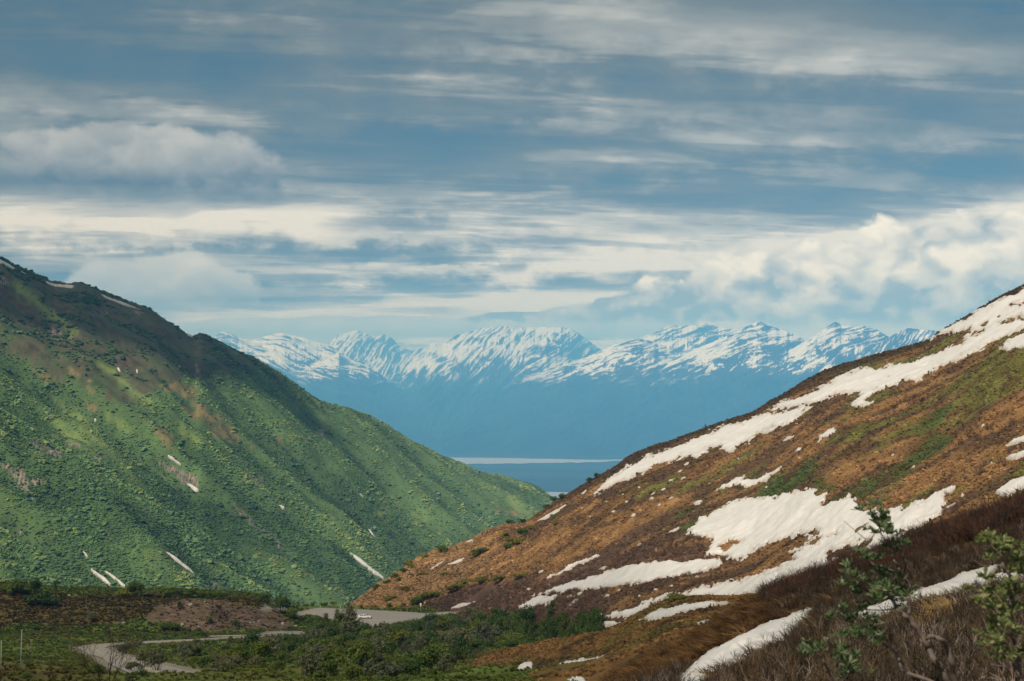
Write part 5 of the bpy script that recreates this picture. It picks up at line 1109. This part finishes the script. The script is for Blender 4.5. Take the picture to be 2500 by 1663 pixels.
# moss and grass on the hillock
n = 30000; u = rng.uniform(820, 2000, n); t = rng.uniform(1.2, 4.05, n); X, Y, Z = SA.pos(u, t); V = HZ - F * Z / Y
keep = ~in_snow('A', u, V, -1.5) & (V < 1690); X, Y, Z, V, u = X[keep], Y[keep], Z[keep], V[keep], u[keep]; m = len(X)
kinds = [new_mesh("moss", *ico(1, 480 + i, (1, 1, .55), .5, 2.2), [M_TINT], False) for i in range(3)] + [blade_tuft(485 + i, 20, .9, .8, .07, (-.3, -.1), [M_BLADE]) for i in range(2)]
s = rng.uniform(.10, .34, m); scatter("moss", np.c_[X, Y, Z + s * .05], np.c_[rng.normal(size=(m, 2)) * .2, rng.uniform(0, 6.28, m)], np.c_[s, s, s], rng.integers(0, 5, m), (A_colour(u, V, X, Y) * (1.05 + rng.normal(size=m) * .22)[:, None]).clip(.008, 1), kinds, "brown moss and dead grass growing over the hillock", "moss")

# grass of the valley floor
n = 52000; u = rng.uniform(-160, 1420, n); t = .8 + rng.random(n) * 7.2; X, Y, Z = SV.pos(u, t); V = HZ - F * Z / Y
dm = psdf(u, V, DIRT)
keep = (road_dist(X, Y) > 1.0) & ((dm < 0) | (rng.random(n) < .13)) & (V < 1720); X, Y, Z, V, u = X[keep], Y[keep], Z[keep], V[keep], u[keep]; m = len(X)
kinds = [blade_tuft(490 + i, 26, 1.0, .7, .09, (0, 0), [M_BLADE]) for i in range(4)]
s = rng.uniform(.35, .95, m) * np.interp(Y, [140, 300, 500], [.55, .8, 1.1]); tint = V_colour(u, V, X, Y) * (1.05 + rng.normal(size=m) * .22)[:, None]
scatter("grass", np.c_[X, Y, Z], np.c_[rng.normal(size=(m, 2)) * .15, rng.uniform(0, 6.28, m)], np.c_[s, s, s * rng.uniform(.5, 1.1, m)], rng.integers(0, 4, m), tint.clip(.01, 1), kinds, "rough green and brown grass of the valley floor", "grass")

# gravel lying on the bare bank
n = 2600; u = rng.uniform(345, 735, n); V = rng.uniform(1460, 1548, n); dm = psdf(u, V, DIRT); ok = dm > -3; pts = []
pts = np.stack(SV.pos(u[ok], np.interp(-V[ok], -np.array([1556., 1546., 1500., 1457.]), [4., 5., 6., 7.])), -1)
pts = np.array(pts); m = len(pts); s = rng.uniform(.06, .2, m) * (1 + 1.5 * (rng.random(m) > .97))
scatter("gravel", pts, rng.uniform(0, 6.28, (m, 3)), np.c_[s, s, s * .7], rng.integers(0, 2, m), np.array([.27, .22, .19]) * (1 + rng.normal(size=m) * .25)[:, None].clip(-.6, .9), [new_mesh("stone", *ico(1, 495 + i, (1, .8, .7), .5, 1.5), [M_TINT], False) for i in range(2)], "loose stones and gravel on the bare bank", "gravel")

# brush and grass of the near slope
def near_points(n, u0, u1, y0, y1, pw):
    u = rng.uniform(u0, u1, n); Y = (rng.random(n) * (y1 ** pw - y0 ** pw) + y0 ** pw) ** (1 / pw); X = (u - 1250) / F * Y; uu, t = SB.t_of(X, Y); X, Y, Z = SB.pos(u, t); return u, t, X, Y, Z, HZ - F * Z / Y
u, t, X, Y, Z, V = near_points(15000, 1480, 2640, 7.5, 88, 1.15)
bank = smooth(u, 2040, 1840) * smooth(t, 3.9, 4.2)
n1 = fbm(X / 4, Y / 4, 511, 3)
keep = (rng.random(len(u)) > bank * .93) & ~(in_snow('B', u, V - .16 * F / Y, 0) & (rng.random(len(u)) < .9)) & ~(in_snow('B', u, V - .36 * F / Y, 2) & (rng.random(len(u)) < .8)) & ~in_snow('B', u, V, 2) & (n1 > np.interp(Y, [8, 16, 22], [.0, -.1, -.5])) & (t < 6.3); keep &= ~((psdf(u, V, [(2235, 1530), (2280, 1500), (2345, 1480), (2355, 1505), (2290, 1545), (2240, 1560)]) > 0) & (Y < 38))
kk = np.nonzero(keep)[0]; X, Y, Z, V, u, t, n1 = (q[kk] for q in (X, Y, Z, V, u, t, n1)); m = len(kk)
kinds = [twig_tuft(520 + i, 6, .60, [M_TWIG], .8, .0125, 2) for i in range(5)]
s = rng.uniform(.55, 1.15, m) * np.interp(Y, [8, 20, 36, 50, 80], [.5, .7, .85, .8, 1.0]); red = smooth(fbm(X / 6 + 5, Y / 6, 517, 2), .15, .5)[:, None] * smooth(Y, 40, 55)[:, None]
tint = lerp(np.array([.048, .037, .026]), np.array([.11, .056, .034]), red * .3) * (1 + rng.normal(size=m) * .42).clip(.3, 2.5)[:, None]; pk = rng.random(m); tint = np.where((pk < .10)[:, None], np.array([.21, .17, .145]), tint); tint = np.where((pk > .88)[:, None], np.array([.105, .068, .036]), tint)
scatter("brush", np.c_[X, Y, Z], np.c_[rng.normal(size=(m, 2)) * .22 + np.array([0, -.12]), rng.uniform(0, 6.28, m)], np.c_[s, s, s], rng.integers(0, 5, m), tint.clip(.01, 1), kinds, "leafless dark brush covering the near slope", "brush")
u, t, X, Y, Z, V = near_points(34000, 1440, 2640, 7.5, 90, 1.2)
bank = smooth(u, 2080, 1880) * smooth(t, 3.8, 4.1); gold = (psdf(u, V, [(2225, 1535), (2280, 1498), (2350, 1475), (2362, 1505), (2290, 1550), (2235, 1565)]) > 0) & (Y < 38)
n1 = fbm(X / 5, Y / 5, 531, 3)
keep = ((rng.random(len(u)) < np.maximum(bank * .75, .12 + .35 * smooth(n1, .15, .5))) | gold) & ~in_snow('B', u, V, 2) & (t < 6.3); kk = np.nonzero(keep)[0]
X, Y, Z, V, u, t, n1, bank, gold = (q[kk] for q in (X, Y, Z, V, u, t, n1, bank, gold)); m = len(kk)
kinds = [blade_tuft(540 + i, 14, .24, .45, .026, (-.55, -.2), [M_BLADE], .6) for i in range(4)]
s = rng.uniform(.5, 1.15, m) * np.interp(Y, [8, 25, 50, 80], [.4, .65, .9, 1.1])
tint = lerp(np.array([.16, .095, .042]), np.array([.185, .098, .036]), bank[:, None] * .8) * (1 + rng.normal(size=m) * .48).clip(.2, 2.4)[:, None]; tint = tint * (1 + .75 * fbm(X / .9, Y / .9, 533, 3) + .4 * n1).clip(.25, 1.5)[:, None]; tint = np.where(gold[:, None], np.array([.42, .27, .11]), tint); tint = lerp(tint, np.array([.13, .125, .03]), (smooth(n1, .25, .6) * .5 * (1 - gold) * (1 - bank))[:, None])
scatter("dead_grass", np.c_[X, Y, Z], np.c_[rng.normal(size=(m, 2)) * .22, rng.normal(size=m) * .9], np.c_[s, s, s * rng.uniform(.4, 1.0, m)], rng.integers(0, 4, m), (tint * .74).clip(.01, .3), kinds, "flattened brown dead grass of the near slope", "grass")

# ragged brush standing along the crest of the near slope
n = 1500; u = rng.uniform(1860, 2640, n); t = rng.uniform(5.55, 6.06, n); X, Y, Z = SB.pos(u, t); s = rng.uniform(.7, 1.5, n)
scatter("crest_brush", np.c_[X, Y, Z], np.c_[rng.normal(size=(n, 2)) * .2, rng.uniform(0, 6.28, n)], np.c_[s, s, s], rng.integers(0, 3, n), np.where((rng.random(n) < .3)[:, None], np.array([.14, .065, .04]), np.array([.045, .032, .027])), [twig_tuft(560 + i, 7, .66, [M_TWIG], .6, .012, 2) for i in range(3)], "dark leafless brush standing against the snow along the near crest", "brush")

# ------------------------------------------------------------------ roadside things
M_GALV = plain_mat("galvanised_steel", (.62, .62, .61), .15, 3.0, .45, .5, .2); M_POST = plain_mat("dark_timber_post", (.07, .06, .05), .3, 8.0)
M_WHITE = plain_mat("white_sign_face", (.80, .80, .78), .06, 3.0, .5, .4); M_GREYP = plain_mat("grey_pole_paint", (.42, .43, .42), .2, 4.0, .6, .3); M_WOOD = plain_mat("weathered_stake", (.34, .30, .24), .3, 6.0)
def guardrail(pts, label, step=2.2, off=0.0):
    pw = [V_xy(*p) for p in pts]; L_ = float(np.sum(np.hypot(*np.diff(np.array(pw), axis=0).T))); n = max(3, int(L_ / step)); P, d = path(pw, n)
    z = np.array([top(a_, b_, (SV,)) for a_, b_ in P]); org = Vector((P[0, 0], P[0, 1], z[0])); e = obj("guardrail", None, None, label, "guardrail"); e.location = org
    rail = Acc(); nr = np.stack([d[:, 1], -d[:, 0]], -1); prof = [(0.0, .46), (.05, .53), (.0, .60), (.05, .68), (0.0, .76)]; rows = []
    for o_, h in prof: rows.append(np.c_[P + nr * (o_ + .11), z + h] - np.array(org[:]))
    rows2 = [r - np.c_[nr * .025, np.zeros(n)] for r in rows[::-1]]; V_ = np.concatenate(rows + rows2); k = len(rows) * 2; fs = []
    for i in range(k):
        for j in range(n - 1): a_ = i * n + j; b_ = ((i + 1) % k) * n + j; fs.append((a_, a_ + 1, b_ + 1, b_))
    rail.add(V_, fs); obj("rail", rail.mesh("rail", [M_GALV], False), e)
    pm = Acc(); pm.box((0, 0, .34), (.18, .18, 1.0)); pm = pm.mesh("post", [M_POST])
    for (a_, b_), zz, dd in zip(P, z, d):
        q = obj("post", pm, e); q.location = (a_ - org.x, b_ - org.y, zz - org.z); q.rotation_euler = (0, 0, math.atan2(dd[1], dd[0]))
guardrail([(512, 1558.5), (600, 1556), (660, 1553), (700, 1549.5), (752, 1545)], "long guardrail along the lower road beneath the gravel bank", 3.0)
guardrail([(932, 1527), (960, 1523.5), (992, 1518.5), (1018, 1513)], "short guardrail at the turnout's edge right of the car")
guardrail([(1062, 1503), (1096, 1500.5), (1118, 1498), (1142, 1494.5)], "guardrail on the side road below the roadside snow patch")

def stick(name, u, v0, v1, r, material, label, cat, lean=0.0, group=None):
    p = SV.at(u, v0); h = (v0 - v1) * p.y / F; a_ = Acc(); a_.tube([(0, 0, -.4), (lean * h * .5, 0, h * .5), (lean * h, 0, h - .06), (lean * h, 0, h)], [r, r, r * .92, r * .5], 8, 0, True)
    o = obj(name, a_.mesh(name, [material], True), None, label, cat, group); o.location = p; return o
stick("snow_pole", 50, 1634, 1541, .055, M_GREYP, "taller thin grey snow pole at the lower left", "pole", .04)
stick("snow_pole", 2.5, 1640, 1563, .05, M_GREYP, "thin grey snow pole right at the left frame edge", "pole", .01)
for (u, a_, b_, lab) in ((69, 1592, 1573, "shorter of two pale stakes in the grass beside the tall pole"), (76, 1600, 1566, "longer of two pale stakes in the grass beside the tall pole"), (171, 1598, 1572, "single pale stake in the grass before the road bend")): stick("stake", u, a_, b_, .06, M_WOOD, lab, "stake", -.02)
for (u, v, lab) in ((782, 1487, "white marker post at the far edge of the turnout, left one"), (831, 1489, "white marker post at the far edge of the turnout, right one")):
    p = SV.at(u, v); e = obj("marker_post", None, None, lab, "marker post"); e.location = p; a_ = Acc(); a_.tube([(0, 0, -.2), (0, 0, 1.1)], .05, 6, 0, True); obj("post", a_.mesh("marker_stem", [M_GREYP]), e); a_ = Acc(); a_.box((0, -.07, 1.0), (.16, .03, .42)); obj("reflector", a_.mesh("marker_plate", [M_WHITE]), e)
y = 533.0; x = (1027 - 1250) / F * y; z = max(top(x, y), (HZ - 1493) / F * y); e = obj("road_sign", None, None, "white road sign with two plates on a post above the side road", "road sign"); e.location = (x, y, z)
a_ = Acc(); a_.tube([(0, 0, -.5), (0, 0, 3.2)], .045, 6, 0, True); obj("post", a_.mesh("sign_post", [M_GREYP]), e)
for zz, h_, w_ in ((2.75, .75, .62), (2.08, .42, .45)): a_ = Acc(); a_.box((0, -.07, zz), (w_, .02, h_)); obj("sign_plate", a_.mesh("sign_plate", [M_WHITE]), e)

M_STONE = plain_mat("pale_boulder", (.36, .31, .28), .35, 2.5)
for i, (u, v, w, lab) in enumerate(((169, 1455, 9, "pink grey boulder on the bank's crest between bushes"), (302, 1522, 12, "grey boulder at the end of the pale log on the bank"), (484, 1532, 8, "whitest boulder at the gravel's lower middle"), (500, 1470, 6, "small pale boulder at the gravel's top"), (424, 1525, 9, "pale boulder at the gravel's lower left"), (446, 1526, 12, "flat pale boulder right of the gravel's lower left one"), (612, 1522, 7, "small boulder at the gravel's centre right"), (722, 1530, 10, "boulder at the gravel's right tip"), (690, 1524, 12, "flat boulder above the gravel's right tip"), (465, 1478, 12, "flat grey boulder high on the gravel"), (632, 1518, 6, "tiny pale boulder near the centre right one"), (868, 1470, 8, "pale boulder at the hill's foot behind the turnout"))):
    sh = SV if u != 868 else SR
    p = sh.at(u, v, 1 if sh is SR else 4); s = w * p.y / F * .5; V_, f_ = ico(2, 700 + i, (1, .8, .62), .35, 1.3); o = obj("boulder", new_mesh("boulder", V_ * s, f_, [M_STONE], False), None, lab, "boulder"); o.location = p + Vector((0, 0, s * .15)); o.rotation_euler = (0, 0, i)
p0 = SV.at(283, 1523, 4); a_ = Acc(); a_.tube([(0, 0, .1), (.6, .1, .5), (.9, .1, 1.3)], [.12, .1, .04], 6); a_.tube([(-1.2, 0, .12), (0, 0, .16), (3.0, .2, .2)], [.05, .09, .06], 6); o = obj("dead_log", a_.mesh("dead_log", [M_PALE], True), None, "pale dead log lying on the bank's brown face", "log"); o.location = p0

# the car: station wagon, silver white, side on
M_CAR = mat("silver_paint", lambda t, bs, out: (.74, .73, .71), .28, .5); M_GLASS = mat("dark_car_glass", lambda t, bs, out: (.015, .018, .02), .08, .6); M_TYRE = plain_mat("tyre_rubber", (.018, .018, .018), .2); M_RIM = plain_mat("alloy_rim", (.45, .45, .45), .1, 3.0, .35, .5, .7); M_TRIM = plain_mat("dark_trim", (.03, .03, .032), .2); M_HEAD = plain_mat("lamp_glass", (.75, .76, .78), .05, 3.0, .15, .6); M_TAIL = plain_mat("tail_glass", (.35, .02, .015), .1, 3.0, .25, .5)
def loft(acc, secs, m=0):
    """closed lengthwise loft of cross sections, each a ring of (y, z) at station x"""
    n = len(secs[0][1]); V_ = [(x_, y_, z_) for x_, ring in secs for y_, z_ in ring]; fs = [(i * n + j, i * n + (j + 1) % n, (i + 1) * n + (j + 1) % n, (i + 1) * n + j) for i in range(len(secs) - 1) for j in range(n)]
    fs += [tuple(range(n))[::-1], tuple((len(secs) - 1) * n + j for j in range(n))]; acc.add(V_, fs, m)
def car():
    yb = SV.at(891, 1511.5); e = obj("car", None, None, "silver white estate car driving across the grey turnout", "car"); e.location = yb + Vector((0, 0, .16)); e.rotation_euler = (0, 0, R_(-6))
    a_ = Acc()
    def ring(w, z0, zm, z1): return [(-w * .93, z0), (-w, z0 + .18), (-w * 1.0, zm), (-w * .94, z1), (w * .94, z1), (w, zm), (w, z0 + .18), (w * .93, z0)]
    loft(a_, [(-2.36, ring(.72, .42, .66, .86)), (-2.28, ring(.84, .30, .74, 1.00)), (-1.5, ring(.90, .24, .80, 1.04)), (-.2, ring(.91, .22, .80, 1.02)), (.75, ring(.91, .22, .80, 1.00)), (1.2, ring(.90, .24, .78, .97)), (1.9, ring(.87, .26, .72, .88)), (2.25, ring(.80, .30, .64, .76)), (2.36, ring(.66, .36, .56, .66))])
    body = a_.mesh("body", [M_CAR], False); bo = obj("body", body, e); bv = bo.modifiers.new("soft_edges", 'BEVEL'); bv.width = .05; bv.segments = 2
    a_ = Acc(); loft(a_, [(-2.2, [(-.76, 1.0), (-.70, 1.12), (.70, 1.12), (.76, 1.0)]), (-1.95, [(-.80, 1.0), (-.64, 1.50), (.64, 1.50), (.80, 1.0)]), (-.3, [(-.82, 1.0), (-.66, 1.58), (.66, 1.58), (.82, 1.0)]), (.25, [(-.82, .99), (-.65, 1.53), (.65, 1.53), (.82, .99)]), (1.15, [(-.78, .97), (-.74, 1.0), (.74, 1.0), (.78, .97)])])
    obj("cabin", a_.mesh("cabin", [M_CAR]), e)
    for sgn in (-1, 1):
        for x0, x1 in ((-1.85, -1.18), (-1.10, -.32), (-.24, .62)):
            def side(x_, z_): return (x_, sgn * (.822 - (z_ - 1.0) * .29), z_)
            tp = 1.47; xt1 = min(x1, .30); xt0 = x0 if x0 > -1.8 else x0 + .02; a_ = Acc(); V_ = [side(x0, 1.06), side(x1, 1.06), side(xt1, tp), side(xt0, tp)]; V_ += [(q[0], q[1] - sgn * .03, q[2]) for q in V_]
            a_.add(V_, [(0, 1, 2, 3), (7, 6, 5, 4), (0, 4, 5, 1), (1, 5, 6, 2), (2, 6, 7, 3), (3, 7, 4, 0)]); obj("window", a_.mesh("window", [M_GLASS]), e)
        a_ = Acc(); a_.tube([(-1.7, sgn * .58, 1.62), (-.3, sgn * .60, 1.66), (.1, sgn * .60, 1.60)], .022, 5, 0, True); obj("roof_rail", a_.mesh("roof_rail", [M_TRIM]), e)
        a_ = Acc(); a_.box((2.22, sgn * .56, .64), (.22, .30, .13)); obj("headlight", a_.mesh("headlight", [M_HEAD]), e); a_ = Acc(); a_.box((-2.31, sgn * .66, .84), (.12, .18, .28)); obj("tail_light", a_.mesh("tail_light", [M_TAIL]), e); a_ = Acc(); a_.box((.72, sgn * .98, 1.03), (.12, .18, .13)); obj("mirror", a_.mesh("mirror", [M_CAR]), e)
        a_ = Acc(); a_.box((0, sgn * .905, .30), (2.6, .05, .14)); obj("sill", a_.mesh("sill_trim", [M_TRIM]), e)
        for x_ in (-1.42, 1.40):
            a_ = Acc(); a_.tube([(x_, sgn * .70, .32), (x_, sgn * .93, .32)], .335, 20, 0, True); w = obj("wheel", a_.mesh("tyre", [M_TYRE], False), e); a_ = Acc(); a_.tube([(x_, sgn * .90, .32), (x_, sgn * .945, .32)], .20, 12, 0, True); obj("rim", a_.mesh("rim", [M_RIM], False), w)
    a_ = Acc(); V_ = [(.34, -.60, 1.49), (.34, .60, 1.49), (1.08, .70, 1.02), (1.08, -.70, 1.02)]; V_ = [(q[0] + .03, q[1], q[2] + .02) for q in V_] + [(q[0] - .03, q[1], q[2] - .03) for q in V_]; a_.add(V_, [(0, 3, 2, 1), (4, 5, 6, 7), (0, 1, 5, 4), (1, 2, 6, 5), (2, 3, 7, 6), (3, 0, 4, 7)]); obj("windscreen", a_.mesh("windscreen", [M_GLASS]), e)
    a_ = Acc(); a_.box((2.33, 0, .40), (.12, 1.5, .18)); obj("bumper", a_.mesh("front_bumper", [M_TRIM]), e); a_ = Acc(); a_.box((-2.34, 0, .46), (.12, 1.5, .18)); obj("bumper", a_.mesh("rear_bumper", [M_TRIM]), e)
car()
cloud((-110, 300, -60), 130, 280, 2700, 301, "cloud overhead shading the road bend and valley grass", R_(14))
cloud((-760, 2080, 190), 300, 230, 2700, 305, "cloud overhead shading the green mountain's upper slope", R_(40), M_THICK)
cloud((-190, 1720, -235), 170, 90, 2700, 309, "cloud overhead shading the green mountain's lower gullies", R_(-25))
